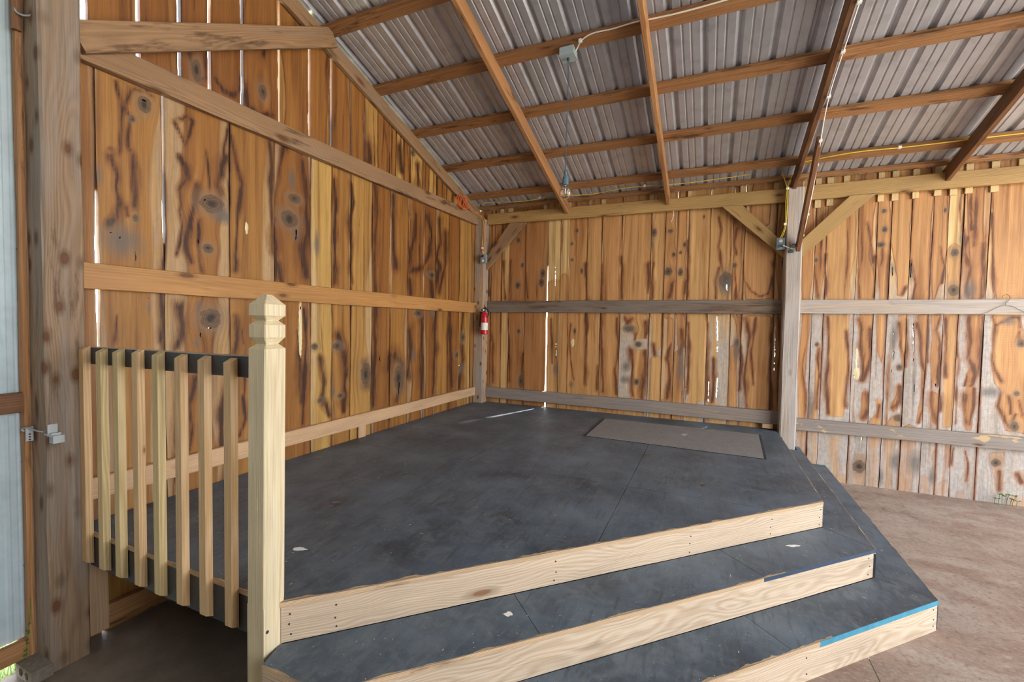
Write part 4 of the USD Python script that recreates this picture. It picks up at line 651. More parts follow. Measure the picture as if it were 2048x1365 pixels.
r = wood('cleat', (.020, -2.27, .482), (.020, -2.27, .60), .085, .018, (0, 1, 0), 'girt_pine', seed=30); tag(r, 'small pine block below the left foot girt, standing on the stage', 'cleat')
# the foot block by the corner post and the paler patch at the girt's right end
r = wood('cleat', (3.50, -.046, .49), (3.50, -.046, .535), .10, .018, (1, 0, 0), 'girt_pine', seed=31); tag(r, 'small pine block below the back foot girt by the pale grey post', 'cleat')

# ---------------------------------------------------------------- metal door at the left
door = thing('door_1', 'pale blue-grey ribbed metal door at the left edge, hasp latched to the post', kind='structure')
ys, zs = [], []
y = -4.446
while y > -9:
    for dy, dx in ((0, 0), (.018, 0), (.024, -.002), (.030, 0), (.048, 0), (.054, .004), (.066, .004), (.074, 0)):
        ys.append(y-dy); zs.append(dx)
    y -= .1143
ys, zs = np.array(ys), np.array(zs); n = len(ys)
V = np.vstack([np.column_stack([-.052+zs, ys, np.full(n, z)]) for z in (.002, 3.9)]+[np.column_stack([-.054+zs, ys, np.full(n, z)]) for z in (.002, 3.9)]); F = []
for i in range(n-1): F += [(i, i+1, n+i+1), (i, n+i+1, n+i), (2*n+i, 3*n+i+1, 2*n+i+1), (2*n+i, 3*n+i, 3*n+i+1)]
put('door_panel', (V, np.array(F)), 'door_sheet', door)
wood('door_rail', (-.020, -4.462, 1.137), (-.020, -8.9, 1.137), .092, .038, (0, 0, 1), 'dark_rafter_timber', door, seed=32)
wood('door_rail', (-.020, -4.462, -.038), (-.020, -8.9, -.038), .085, .038, (0, 0, 1), 'rafter_timber', door, seed=33)
wood('door_stile', (-.024, -4.449, -.075), (-.024, -4.449, 3.9), .022, .040, (0, 1, 0), 'rafter_timber', door, seed=34)
wood('door_stop', (-.030, -4.4345, -.14), (-.030, -4.4345, 3.9), .012, .040, (0, 1, 0), 'aged_brown_timber', door, seed=35)
wood('door_trim', (-.075, -4.37, -.16), (-.075, -4.37, 4.1), .22, .02, (0, 1, 0), 'aged_brown_timber', door, seed=36)
for k in range(6):
    v = trimesh.creation.icosphere(1, .003); v.apply_translation((-.046, -4.457-.0*k, .35+.5*k)); put('screw', v, 'nail_steel', door)

hasp = thing('hasp', 'galvanised hasp and staple joining the metal door to the left post', 'latch', (.02, -4.43, 1.0))
put('staple_plate', cat_([bx(.012, .015, -4.462, -4.436, .955, 1.022)]), 'zinc', hasp)
for z in (.963, .975, .988): 
    m = trimesh.creation.cylinder(.0035, .004, sections=10); m.apply_transform(trimesh.transformations.rotation_matrix(math.pi/2, [0, 1, 0])); m.apply_translation((.0155, -4.449, z)); put('screw_hole', m, 'hollow_dark', hasp)
put('hook_rod', tube(spline([(.02, -4.468, 1.006), (.018, -4.475, 1.016), (.022, -4.466, 1.022), (.05, -4.447, 1.012), (.09, -4.43, 1.004), (.135, -4.415, .998)], 24), .004), 'zinc', hasp)
put('post_plate', bx(.1305, .1335, -4.43, -4.395, .985, 1.04), 'zinc', hasp)
put('clasp', cat_([bx(.134, .17, -4.425, -4.385, .955, .990), bx(.134, .150, -4.425, -4.39, .990, 1.0)]), 'zinc', hasp)
put('latch_pin', tube([(.14, -4.44, 1.0), (.165, -4.44, 1.0), (.172, -4.43, .99)], .005), 'zinc', hasp)
hk = thing('hook', 'bent steel hook screwed into the post edge at the top left corner', 'hook', (.02, -4.42, 2.9))
put('shank', tube(spline([(.0, -4.455, 2.915), (.005, -4.462, 2.93), (.02, -4.462, 2.905), (.04, -4.445, 2.893), (.07, -4.43, 2.897)], 20), .0045), 'zinc', hk)
r = wood('wood_block', (.0, -4.458, 2.83), (.0, -4.458, 2.99), .03, .03, (1, 0, 0), 'dark_rafter_timber', seed=36); tag(r, 'small dark wood block behind the hook beside the metal door', 'block')

# cored concrete brick on the floor by the post
from shapely.geometry import box as sbox, Point, Polygon
prof = sbox(-.005, -.139, .148, -.080)
holes = [Point(.045, -.108).buffer(.019, 10), Point(.100, -.110).buffer(.017, 10)]
m = trimesh.creation.extrude_polygon(prof.difference(holes[0]).difference(holes[1]), .075, engine='earcut'); v = m.vertices.copy(); m.vertices = np.column_stack([v[:, 0], -4.432-v[:, 2], v[:, 1]]); m.invert()
br = thing('brick', 'cored grey brick on the floor at the foot of the left post', 'brick', (.07, -4.47, -.139))
put('body', m, 'concrete_brick', br); put('core', bx(.02, .125, -4.440, -4.4345, -.132, -.086), 'hollow_dark', br)

# weeds and grass at the door sill
def blades(n, cx, cy, z, sx, sy, h, r):
    V, F = [], []
    for k in range(n):
        x, y_ = cx+r.uniform(-sx, sx), cy+r.uniform(-sy, sy); a = r.uniform(0, 6.28); hh = h*r.uniform(.4, 1.1); w = .003; l = r.uniform(.2, .6)*hh
        c, s = math.cos(a), math.sin(a); b = len(V)
        V += [(x-w*s, y_+w*c, z), (x+w*s, y_-w*c, z), (x+l*.4*c-w*.7*s, y_+l*.4*s+w*.7*c, z+hh*.6), (x+l*.4*c+w*.7*s, y_+l*.4*s-w*.7*c, z+hh*.6), (x+l*c, y_+l*s, z+hh)]
        F += [(b, b+1, b+3), (b, b+3, b+2), (b+2, b+3, b+4)]
    return np.array(V), np.array(F)
r_ = np.random.default_rng(3)
o = put('grass', blades(420, -.16, -4.75, -.16, .12, .45, .09, r_), 'grass_blade'); tag(o, 'bright green grass growing outside under the metal door', 'grass', kind='stuff')
wd = thing('weed', 'thin green weed climbing the metal door edge beside the brick', 'plant', (-.01, -4.47, -.12))
put('stem', tube(spline([(-.0, -4.478, -.13), (.005, -4.472, -.06), (.0, -4.468, .0), (.004, -4.464, .06), (-.0, -4.455, .13), (.003, -4.455, .2)], 24), .0018, 5), 'grass_blade', wd)
def leaf(p, d, L, w, upv=(0, 0, 1)):
    d = np.array(d, float); d /= np.linalg.norm(d); s = np.cross(d, upv); s /= max(np.linalg.norm(s), 1e-6); p = np.array(p, float)
    V = [p, p+d*L*.35+s*w, p+d*L*.35-s*w, p+d*L*.75+s*w*.7, p+d*L*.75-s*w*.7, p+d*L, p+d*L*.5-np.array([0, 0, w*.5])]
    return np.array(V), np.array([(0, 6, 1), (0, 2, 6), (1, 6, 3), (2, 4, 6), (3, 6, 5), (4, 5, 6)])
for k in range(9):
    z = -.10+.022*k; put('leaf', leaf((.002, -4.472+.001*k, z), (r_.uniform(.2, 1), r_.uniform(-1, .4), r_.uniform(-.2, .6)), .022, .007), 'leaf_green', wd)
pl = thing('seedling', 'small green seedling growing at the foot of the back wall on the right', 'plant', (5.37, -.03, 0))
for k, (x, zt) in enumerate([(5.31, .06), (5.335, .10), (5.36, .09), (5.385, .105), (5.41, .07), (5.43, .10), (5.445, .06)]):
    put('stem', tube(spline([(x, -.028, -.02), (x+r_.uniform(-.01, .01), -.035, zt*.5), (x+r_.uniform(-.015, .015), -.045, zt)], 8), .0018, 5), 'leaf_green', pl)
    for q in range(3): put('leaf', leaf((x+r_.uniform(-.006, .006), -.045, zt-.004), (math.cos(q*2.1+k), math.sin(q*2.1+k), .25), .026, .011), 'leaf_green', pl)
m = trimesh.creation.icosphere(1, .007); m.apply_translation((5.425, -.045, .062)); put('berry', m, 'flower_red', pl, label='small red berry')
# ---------------------------------------------------------------- the stage and its two steps
from shapely.geometry import LineString, MultiPolygon
from shapely.ops import unary_union
H1, H2, H3 = .16, .32, .48
D1, D2, D3 = 6.506, 6.155, 5.742             # x - y of the three slanting fronts, lowest first
def panels(poly, cuts, gap=.0028):
    for c in cuts: poly = poly.difference(LineString(c).buffer(gap/2, cap_style=2))
    return [p for p in getattr(poly, 'geoms', [poly]) if p.area > 1e-3]
def prism(p, z0, z1):
    m = trimesh.creation.extrude_polygon(p, z1-z0, engine='earcut'); m.apply_translation((0, 0, z0)); return m
def chipped(p0, p1, z, seed, wmin=.002, wmax=.016, inward=(-1, 1)):
    """Ragged strip of bare plywood where the paint has broken away along an edge."""
    p0, p1 = np.array(p0), np.array(p1); L = np.linalg.norm(p1-p0); n = int(L/.006); s = np.linspace(0, L, n)
    t = (p1-p0)/L; nn = np.array(inward, float); nn -= t*(nn@t); nn /= np.linalg.norm(nn)
    w = wmin+(wmax-wmin)*np.clip(meshkit.fbm(np.stack([s*14+seed*7, 0*s, 0*s], -1), 4, seed)*1.9-.55, 0, 1)**1.5
    a = p0+t*s[:, None]; b = a+nn*w[:, None]
    V = np.vstack([np.column_stack([q, np.full(n, z)]) for q in (a, b)]); F = []
    for i in range(n-1): F += [(i, i+1, n+i+1), (i, n+i+1, n+i)]
    return V, np.array(F)
def gp(name, m, mat, parent, axis, seed, **k):
    v = m.vertices if hasattr(m, 'vertices') else m[0]
    return put(name, m, mat, parent, {'grain': grain_of(v, axis, seed)}, **k)
DIAG = np.array([1, 1, 0])/math.sqrt(2)
def riser(name, D, pa, pb, z0, z1, parent, seed, mat='new_pine'):
    """Pine board along the slanting front x - y = D from x = pa to x = pb."""
    a, b = np.array([pa, pa-D, (z0+z1)/2]), np.array([pb, pb-D, (z0+z1)/2]); n = np.array([1, -1, 0])/math.sqrt(2)
    return wood(name, a-n*.019, b-n*.019, .038, z1-z0, n, mat, parent, seed=seed, ch=.002, seg=8, rough=.0004)
def nails(parent, D, xs, zs, seed):
    r = np.random.default_rng(seed); n = np.array([1, -1, 0])/math.sqrt(2)
    for x in xs:
        for z in zs:
            c = trimesh.creation.cylinder(.0036, .002, sections=8); c.apply_transform(trimesh.geometry.align_vectors([0, 0, 1], n)); xx = x+r.uniform(-.006, .006)
            c.apply_translation((xx+n[0]*.0006, xx-D+n[1]*.0006, z+r.uniform(-.006, .006))); put('nail', c, 'nail_steel', parent)

stage_ = thing('stage', 'low black-painted plywood stage with a slanting pine-faced front in the barn corner', 'stage', (1.6, -1.6, 0))
corner_cut = sbox(-.001, -.151, .146, .01).union(sbox(3.578, -.162, 3.76, .01)).union(sbox(-.1, -4.5, .132, -4.278)).union(sbox(1.372, -4.4, 1.4655, -4.288))
P3 = Polygon([(.006, -.006), (.006, -4.283), (1.458, -4.283), (3.585, -2.157), (3.585, -.006)]).difference(corner_cut)
for p in panels(P3, [[(1.22, -6), (1.22, 1)], [(2.44, -6), (2.44, 1)], [(-1, -2.44), (5, -2.44)]]):
    put('deck_panel', prism(p, H3-.019, H3), 'deck_paint', stage_)
riser('riser_board', D3, 1.466, 3.585, H2+.001, H3-.0195, stage_, 1)
a, b = (1.463, 1.463-D3), (3.585, 3.585-D3)
q = np.array([1, -1])/math.sqrt(2)*.0012
E3 = Polygon([a, b, (b[0]+q[0], b[1]+q[1]), (a[0]+q[0], a[1]+q[1])]); gp('bare_edge', prism(E3, H3-.0192, H3-.0006), 'raw_ply_edge', stage_, DIAG, 3, label='bare plywood edge under the black paint')
gp('chipped_edge', chipped(a, b, H3+.0006, 4, .003, .020), 'raw_ply_edge', stage_, DIAG, 4)
nails(stage_, D3, [1.49, 1.60], [.345, .385, .43], 1); nails(stage_, D3, [2.28, 2.85, 3.27, 3.565], [.345, .385, .43], 2)
# end under the railing and the hidden right side
wood('fascia', (.134, -4.2765, .386), (1.374, -4.2765, .386), .150, .012, (0, 0, 1), 'black_paint', stage_, seed=5, ch=.001, label='black fascia board below the railing')
gp('bare_edge', bx(.134, 1.372, -4.2845, -4.2828, H3-.0185, H3-.0005), 'raw_ply_edge', stage_, 0, 6)
gp('chipped_edge', chipped((.134, -4.2835), (1.372, -4.2835), H3+.0006, 8, .001, .012, (0, 1)), 'raw_ply_edge', stage_, 0, 6)
wood('side_board', (3.568, -2.16, .39), (3.568, -.17, .39), .138, .03, (0, 0, 1), 'black_paint', stage_, seed=7, label='black painted side board')
for k, (x, y) in enumerate([(.9, -3.2), (1.9, -3.2), (2.9, -2.0), (.9, -1.2), (2.9, -.7)]): wood('leg', (x, y, -.09), (x, y, .46), .089, .089, (1, 0, 0), 'girt_pine', stage_, seed=70+k)
for k, y in enumerate((-3.9, -2.44, -1.0)): wood('joist', (.10, y, .40), (1.6 if k == 0 else 3.1, y, .40), .12, .038, (0, 0, 1), 'girt_pine', stage_, seed=80+k)

step2 = thing('step', 'upper plank-faced step wrapping the stage front, dark blue edge at its right end', 'step', (2.8, -3.3, 0))
P2 = Polygon([(1.4665, -4.290), (1.499, -4.378), (D2-4.378, -4.378), (3.797, 3.797-D2), (3.797, -.006), (3.588, -.006), (3.588, 3.588-D3-.003), (1.4665, 1.4665-D3-.003)]).difference(corner_cut)
cutp = lambda x, D, w=.45: [(x-w, x-D+w), (x+w, x-D-w)]
for p in panels(P2, [cutp(2.34, D2), cutp(3.20, D2), [(3.585, -2.157), (3.80, -2.361)], [(3.3, -1.2), (4.0, -1.2)]]): put('tread_panel', prism(p, H2-.019, H2), 'deck_paint', step2)
riser('riser_board', D2, D2-4.376, 3.797, H1+.001, H2-.0195, step2, 22)
a, b = (D2-4.378, -4.378), (3.19, 3.19-D2); c = (3.797, 3.797-D2)
def edge_strip(a, b): return Polygon([a, b, (b[0]+q[0], b[1]+q[1]), (a[0]+q[0], a[1]+q[1])])
gp('bare_edge', prism(edge_strip(a, b), H2-.0192, H2-.0006), 'raw_ply_edge', step2, DIAG, 8)
gp('painted_edge', prism(edge_strip(b, c), H2-.0192, H2-.0006), 'dark_blue_paint', step2, DIAG, 9, label='dark blue painted edge')
gp('chipped_edge', chipped(a, (3.3, 3.3-D2), H2+.0006, 12, .001, .014), 'raw_ply_edge', step2, DIAG, 10)
gp('chipped_edge', chipped((1.500, -4.3778), a, H2+.0006, 19, .002, .016, (0, 1)), 'raw_ply_edge', step2, 0, 11)
gp('end_board', bx(1.50, D2-4.378, -4.3795, -4.345, H1+.001, H2-.0195), 'new_pine', step2, 0, 12); gp('bare_edge', bx(1.50, D2-4.378, -4.3795, -4.378, H2-.0192, H2-.0006), 'raw_ply_edge', step2, 0, 13)
nails(step2, D2, [3.76], [.19, .23, .28], 3)
wood('side_board', (3.782, -2.37, .23), (3.782, -.01, .23), .135, .028, (0, 0, 1), 'black_paint', step2, seed=23, label='black painted side board')
for k, x in enumerate((2.2, 3.2)): wood('leg', (x-.12, x-.12-D2+.24, -.06), (x-.12, x-.12-D2+.24, .30), .06, .06, (1, 0, 0), 'girt_pine', step2, seed=90+k)

step1 = thing('step', 'lowest plank-faced step of the stage, teal edge at its right end', 'step', (3.1, -3.4, 0))
P1 = Polygon([(1.62, -4.382), (1.62, -4.62), (D1-4.62, -4.62), (4.030, 4.030-D1), (4.030, -.006), (3.800, -.006), (3.800, 3.800-D2-.003), (D2-4.382, -4.382)])
for p in panels(P1, [cutp(3.28, D1), cutp(2.30, D1), [(3.797, -2.361), (4.034, -2.473)], [(3.7, -1.2), (4.2, -1.2)]]): put('tread_panel', prism(p, H1-.019, H1), 'deck_paint', step1)
riser('riser_board', D1, D1-4.618, 4.030, -.02, H1-.0195, step1, 33)
a, b, c = (D1-4.62, -4.62), (3.40, 3.40-D1), (4.030, 4.030-D1)
gp('bare_edge', prism(edge_strip(a, b), H1-.0192, H1-.0006), 'raw_ply_edge', step1, DIAG, 14)
gp('painted_edge', prism(edge_strip(b, c), H1-.026, H1-.0006), 'teal_paint', step1, DIAG, 15, label='teal painted edge')
gp('chipped_edge', chipped(a, (3.46, 3.46-D1), H1+.0006, 15, .002, .016), 'raw_ply_edge', step1, DIAG, 16)
nails(step1, D1, [4.0], [.03, .07, .12], 4); nails(step1, D1, [3.34], [.03, .11], 5)
wood('side_board', (4.015, -2.48, .07), (4.015, -.01, .07), .135, .028, (0, 0, 1), 'black_paint', step1, seed=24, label='black painted side board')
gp('end_board', bx(1.622, D1-4.62, -4.618, -4.59, -.09, H1-.0195), 'new_pine', step1, 0, 17)

for par, x, y, z, sd in ((stage_, 3.585, -2.157, H3, 51), (step2, 3.797, -2.36, H2, 52), (step1, 4.030, -2.476, H1, 53)):
    gp('chipped_edge', chipped((x, y), (x, -.20), z+.0006, sd, .0012, .007, (-1, 0)), 'raw_ply_edge', par, 1, sd)

# ---------------------------------------------------------------- railing and newel
rail = thing('railing', 'slatted railing of eight pale square balusters on a black rail at the stage end', 'railing', (.75, -4.28, .3))
wood('top_rail', (.134, -4.266, 1.352), (1.376, -4.266, 1.360), .080, .034, (0, 0, 1), 'black_paint', rail, seed=41, ch=.002, label='black painted top rail')
wood('pale_edge', (.134, -4.266, 1.3935), (1.376, -4.266, 1.4015), .034, .003, (0, 1, 0), 'rail_top_edge', rail, seed=42, ch=.001, label='thin pale brown top edge of the rail')  # thin pale brown strip along the top of the rail
for k, xr in enumerate([.172, .325, .467, .621, .772, .930, 1.083, 1.241]):
    zt, zb = 1.380+.001*math.sin(k*2.1), .345-.001*k
    y0, y1 = -4.3145, -4.2845; x0, x1 = xr-.0395, xr
    dz = [.004, -.003, .002, .005, .001, -.002, -.003, -.006][k]
    V = np.array([(x0, y0, zb), (x1, y0, zb), (x1, y1, zb-.016), (x0, y1, zb-.016), (x0, y0, zt+dz), (x1, y0, zt+dz), (x1, y1, zt+.017+dz), (x0, y1, zt+.017+dz)])
    m = trimesh.convex.convex_hull(V)
    gp('baluster', m, 'green_baluster_pine' if k in (1, 2, 4) else 'baluster_pine', rail, 2, 300+k)
newel = thing('newel_post', 'pale new pine newel post with a chamfered notched head, right end of the railing', 'post', (1.419, -4.301, 0))
cx_, cy_, hw_ = 1.419, -4.301, .044
prof = [(.492, 1), (1.438, 1), (1.455, .60), (1.4565, .60), (1.480, .985), (1.524, .985), (1.540, .60), (1.5415, .60), (1.558, .985), (1.598, .985), (1.632, .28), (1.634, .24)]
V, F = [], []
for z, s in prof:
    h = hw_*s; c = .0035*s; V += [(cx_-h+c, cy_-h, z), (cx_+h-c, cy_-h, z), (cx_+h, cy_-h+c, z), (cx_+h, cy_+h-c, z), (cx_+h-c, cy_+h, z), (cx_-h+c, cy_+h, z), (cx_-h, cy_+h-c, z), (cx_-h, cy_-h+c, z)]
for k in range(len(prof)-1):
    for i in range(8):
        a, b = k*8+i, k*8+(i+1) % 8; F += [(a, b, b+8), (a, b+8, a+8)]
for i in range(1, 7): F += [(0, i+1, i), ((len(prof)-1)*8, (len(prof)-1)*8+i, (len(prof)-1)*8+i+1)]
up_ = trimesh.Trimesh(np.array(V), np.array(F), process=False)
lo = trimesh.convex.convex_hull(np.array([(x, y, z) for x in (cx_-hw_, cx_+hw_) for y, z in ((cy_-hw_, -.16), (cy_-hw_, .492), (cy_+.008, -.16), (cy_+.008, .472), (cy_+hw_-.004, .492))]))
up_.vertices[:, 0] += .012*np.clip((up_.vertices[:, 2]-.49)/1.14, 0, 1)
gp('shaft', cat_([up_, lo]), 'newel_pine', newel, 2, 77)
c = trimesh.creation.cylinder(.006, .003, sections=10); c.apply_transform(trimesh.transformations.rotation_matrix(math.pi/2, [0, 1, 0])); c.apply_translation((cx_+hw_+.0005, cy_-.03, .40)); put('bolt', c, 'nail_steel', newel)

# ---------------------------------------------------------------- things on the stage
mat_ = thing('floor_mat', 'flat grey carpet mat lying on the stage near the back wall', 'mat', (2.6, -.8, H3))
MQ = [(1.848, -1.256), (1.846, -.375), (3.396, -.385), (3.352, -1.312)]
put('pile', prism(Polygon(MQ).buffer(-.008), H3+.0012, H3+.009), 'mat_pile', mat_)
put('rubber_backing', prism(Polygon(MQ), H3+.0004, H3+.004), 'rubber_mat_edge', mat_)
teeth = []
for (a, b) in ((MQ[2], MQ[3]), (MQ[0], MQ[1])):
    for k in range(22):
        t = (k+.5)/22; x, y = a[0]+(b[0]-a[0])*t, a[1]+(b[1]-a[1])*t; teeth.append(bx(x-.012, x+.012, y-.011, y+.011, H3+.0004, H3+.0085))
put('fringe', cat_(teeth), 'rubber_mat_edge', mat_)

r_ = np.random.default_rng(11)
regions = [(P3, H3, 380), (P2, H2, 90), (P1, H1, 60)]
V, F = [], []
for P, z, n in regions:
    x0, y0, x1, y1 = P.bounds; k = 0
    while k < n:
        x, y = r_.uniform(x0, x1), r_.uniform(y0, y1)
        if not P.buffer(-.01).contains(Point(x, y)): continue
        if 1.8 < x < 3.45 and y > -1.35 and z == H3: continue
        k += 1; a = r_.uniform(0, 6.28); L, w, h = r_.choice([.0018, .003, .005, .011], p=[.5, .33, .13, .04]), r_.uniform(.0008, .0018), .001
        c, s = math.cos(a), math.sin(a); b = len(V)
        for (u, v_) in ((-L, -w), (L, -w), (L, w), (-L, w)): V.append((x+u*c-v_*s, y+u*s+v_*c, z+.0004))
        V.append((x, y, z+.0006+h)); F += [(b, b+1, b+4), (b+1, b+2, b+4), (b+2, b+3, b+4), (b+3, b, b+4)]
o = put('sawdust', (np.array(V), np.array(F)), 'sawdust'); tag(o, 'pale wood crumbs and flecks scattered over the black stage and steps', 'debris', kind='stuff')
def splat(name, cx, cy, z, rad, seed, lab, cat, mat, sx=1.0, sy=1.0, rot=0):
    r = np.random.default_rng(seed); a = np.linspace(0, 2*np.pi, 30, endpoint=False); rr = rad*(.6+.7*meshkit.noise(np.stack([np.cos(a)*2.2+seed, np.sin(a)*2.2, 0*a], -1), seed))
    x, y = rr*np.cos(a)*sx, rr*np.sin(a)*sy; c, s = math.cos(rot), math.sin(rot)
    o = put(name, poly_prism(np.column_stack([cx+x*c-y*s, cy+x*s+y*c]), z+.0003, z+.0018), mat); tag(o, lab, cat)
splat('white_splash', 3.375, -2.52, H2, .020, 5, 'white splash on the right end of the upper step', 'splash', 'bird_lime', 1.9, .55, .5)
splat('white_splash', 1.195, -3.965, H3, .024, 7, 'white splash on the stage close to the newel post', 'splash', 'bird_lime', 1.6, .6, .4)
splat('white_splash', 2.17, -3.75, H2, .016, 9, 'small white splash on the left part of the upper step', 'splash', 'bird_lime')
for k, (x, y, a, lab) in enumerate([(.92, -3.5, .3, 'dry leaf scrap on the stage floor behind the newel post'), (2.91, -2.2, 1.9, 'dry brown leaf on the stage between the mat and the front corner'), (2.45, -1.62, .9, 'small dry leaf on the stage just in front of the mat'), (.45, -.95, 2.4, 'dry wood splinter on the stage close to the left wall')]):
    m = leaf((x, y, H3+.003), (math.cos(a), math.sin(a), 0), .06, .018); o = put('dry_leaf', m, 'dry_leaf'); tag(o, lab, 'leaf')

# ---------------------------------------------------------------- fire extinguisher
fx, fy = .200, -.215
fe = thing('fire_extinguisher', 'red fire extinguisher with black handle and white label on the corner post', 'fire extinguisher', (fx, fy, 1.40))
put('cylinder', lathe([(0, 1.402), (.040, 1.402), (.047, 1.408), (.048, 1.42), (.048, 1.63), (.045, 1.655), (.034, 1.678), (.020, 1.692), (.014, 1.698), (0, 1.698)], (fx, fy, 0), 28), 'red_enamel', fe, smooth=35)
aa = np.radians(np.linspace(-150, 10, 22)); LV = []
for z in (1.458, 1.555): LV += [np.column_stack([fx+.0486*np.cos(aa), fy+.0486*np.sin(aa), np.full(22, z)])]
LV = np.vstack(LV); fl = put('label', (LV, np.array([t for i in range(21) for t in ((i, i+1, 22+i+1), (i, 22+i+1, 22+i))])), 'label_white', fe)
pm = []
for row in range(7):
    a0 = math.radians(-128); z = 1.545-.0125*row
    for w0, w1 in ((0, 18), (22, 34 + (row*7) % 14)):
        a = np.radians(np.linspace(-128+w0, -128+w1, 5)); v = np.vstack([np.column_stack([fx+.0490*np.cos(a), fy+.0490*np.sin(a), np.full(5, zz)]) for zz in (z-.003, z+.003)])
        pm.append(trimesh.Trimesh(v, [t for i in range(4) for t in ((i, i+1, 6+i), (i, 6+i, 5+i))], process=False))
put('print', cat_(pm), 'print_grey', fl, label='lines of small grey print on the label')
fv = put('valve', lathe([(0, 1.695), (.015, 1.695), (.015, 1.718), (.011, 1.735), (0, 1.735)], (fx, fy, 0), 16), 'black_plastic', fe)
put('lever', trimesh.convex.convex_hull(np.array([(fx-.050, fy-.008, 1.716), (fx-.050, fy+.008, 1.716), (fx+.022, fy-.008, 1.748), (fx+.022, fy+.008, 1.748), (fx+.022, fy-.008, 1.766), (fx+.022, fy+.008, 1.766), (fx-.044, fy-.008, 1.728), (fx-.044, fy+.008, 1.728)])), 'black_plastic', fe)
put('handle', bx(fx-.045, fx+.012, fy-.008, fy+.008, 1.706, 1.714), 'black_plastic', fe)
m = trimesh.creation.cylinder(.011, .012, sections=16); m.apply_transform(trimesh.transformations.rotation_matrix(math.pi/2, [1, 0, 0])); m.apply_translation((fx-.004, fy-.018, 1.722)); put('gauge', m, 'label_white', fv)
put('hose', tube(spline([(fx+.012, fy, 1.735), (fx+.045, fy-.006, 1.73), (fx+.062, fy-.004, 1.69), (fx+.064, fy, 1.65)], 20), .0085), 'black_plastic', fe)
put('strap', tube([(fx+.052*math.cos(t), fy+.052*math.sin(t), 1.63) for t in np.linspace(0, 2*np.pi, 24, endpoint=False)], .004, 6, closed=True), 'black_plastic', fe)
put('bracket', bx(fx-.066, fx-.050, fy-.012, -.152, 1.50, 1.70), 'black_plastic', fe)

# ---------------------------------------------------------------- electrical boxes and wires
def outlet(x0, x1, z0, z1, y0, y1, lab, plug_z, seed):
    b = thing('outlet_box', lab, 'outlet box', ((x0+x1)/2, (y0+y1)/2, z0)); xm = (x0+x1)/2; zm = (z0+z1)/2
    bxm = bx(x0+.003, x1-.003, y0+.006, y1, z0+.003, z1-.003); put('box', bxm, 'box_grey', b)
    cp = put('cover_plate', bx(x0, x1, y0, y0+.006, z0, z1), 'box_grey', b)
    for dz in (-.028, .028):
        m = trimesh.creation.cylinder(.016, .005, sections=18); m.apply_transform(trimesh.transformations.rotation_matrix(math.pi/2, [1, 0, 0])); m.apply_translation((xm, y0-.001, zm+dz)); put('receptacle', m, 'receptacle_white', cp)
    put('plug', bx(xm-.013, xm+.013, y0-.028, y0-.001, zm+plug_z-.013, zm+plug_z+.013), 'dark_teal_plastic' if seed else 'black_plastic', b, label='dark plug pushed into the outlet')
    put('screw', bx(xm-.003, xm+.003, y0-.0015, y0+.001, zm-.003, zm+.003), 'zinc', cp)
outlet(.124, .198, 2.338, 2.456, -.206, -.150, 'grey outlet box on the corner post, orange cord plugged in', .028, 0)
outlet(3.503, 3.577, 2.348, 2.466, -.165, -.090, 'grey outlet box beside the pale grey stage post, white cable plugged in', -.026, 1)
def wire(name, pts, r, mat, lab, cat='cable', n=60, clips=None, clipm='clip_white'):
    t = thing(name, lab, cat, pts[0]); jk = put('jacket', tube(spline(pts, n), r, 7), mat, t)
    for c in clips or []: put('clip', bx(c[0]-.012, c[0]+.012, c[1]-.010, c[1]+.010, c[2]-.010, c[2]+.012), clipm, jk)
    return t
wire('yellow_cable', [(.150, -.165, 2.456), (.128, -.170, 2.535), (.126, -.170, 2.60), (.134, -.166, 2.75), (.118, -.160, 2.93), (.06, -.17, 3.00), (.03, -.2, 3.02)], .0042, 'yellow_jacket', 'yellow cable running down the corner post into its outlet box', clips=[(.128, -.165, 2.54)])
wire('yellow_cable', [(3.530, -.145, 2.466), (3.566, -.165, 2.57), (3.570, -.166, 2.75), (3.575, -.168, 2.94), (3.59, -.19, 3.02), (3.62, -.24, 3.08), (3.635, -.28, 3.105)], .0045, 'yellow_jacket', 'yellow cable from the outlet box up past the pale grey post to the eave purlin', clips=[(3.570, -.168, 2.60), (3.580, -.165, 2.955)])
wire('yellow_cable', [(3.548, -.145, 2.466), (3.575, -.170, 2.58), (3.582, -.172, 2.78), (3.575, -.172, 2.96), (3.545, -.18, 3.06), (3.525, -.18, 3.13)], .0042, 'yellow_jacket', 'short yellow cable end sticking up left of the pale grey post')
wire('yellow_cable', [(.08, -.22, 3.10), (.313, -.262, 3.098), (.52, -.25, 3.086), (.74, -.235, 3.08), (.95, -.245, 3.09), (1.11, -.27, 3.098), (1.4, -.26, 3.08), (1.69, -.24, 3.083), (1.99, -.28, 3.098), (2.2, -.27, 3.097), (2.6, -.26, 3.088), (2.957, -.268, 3.094), (3.23, -.285, 3.10)], .0042, 'yellow_jacket', 'yellow cable along the eave purlin from the corner to behind the hanging bulb', clips=[(.95, -.25, 3.095), (2.2, -.275, 3.10)], n=120)
wire('yellow_cable', [(3.665, -.375, 3.136), (3.79, -.412, 3.140), (4.09, -.452, 3.150), (4.38, -.440, 3.149), (4.70, -.44, 3.150), (4.825, -.44, 3.151), (4.976, -.44, 3.152), (5.3, -.44, 3.151), (5.9, -.44, 3.15)], .0048, 'yellow_jacket', 'yellow cable along the purlin to the right of the cabled rafter', clips=[(4.38, -.437, 3.152)], n=90)
oc = thing('orange_cord', 'coil of orange extension cord hung over the left beam in the corner', 'cord', (.08, -.6, 3.0))
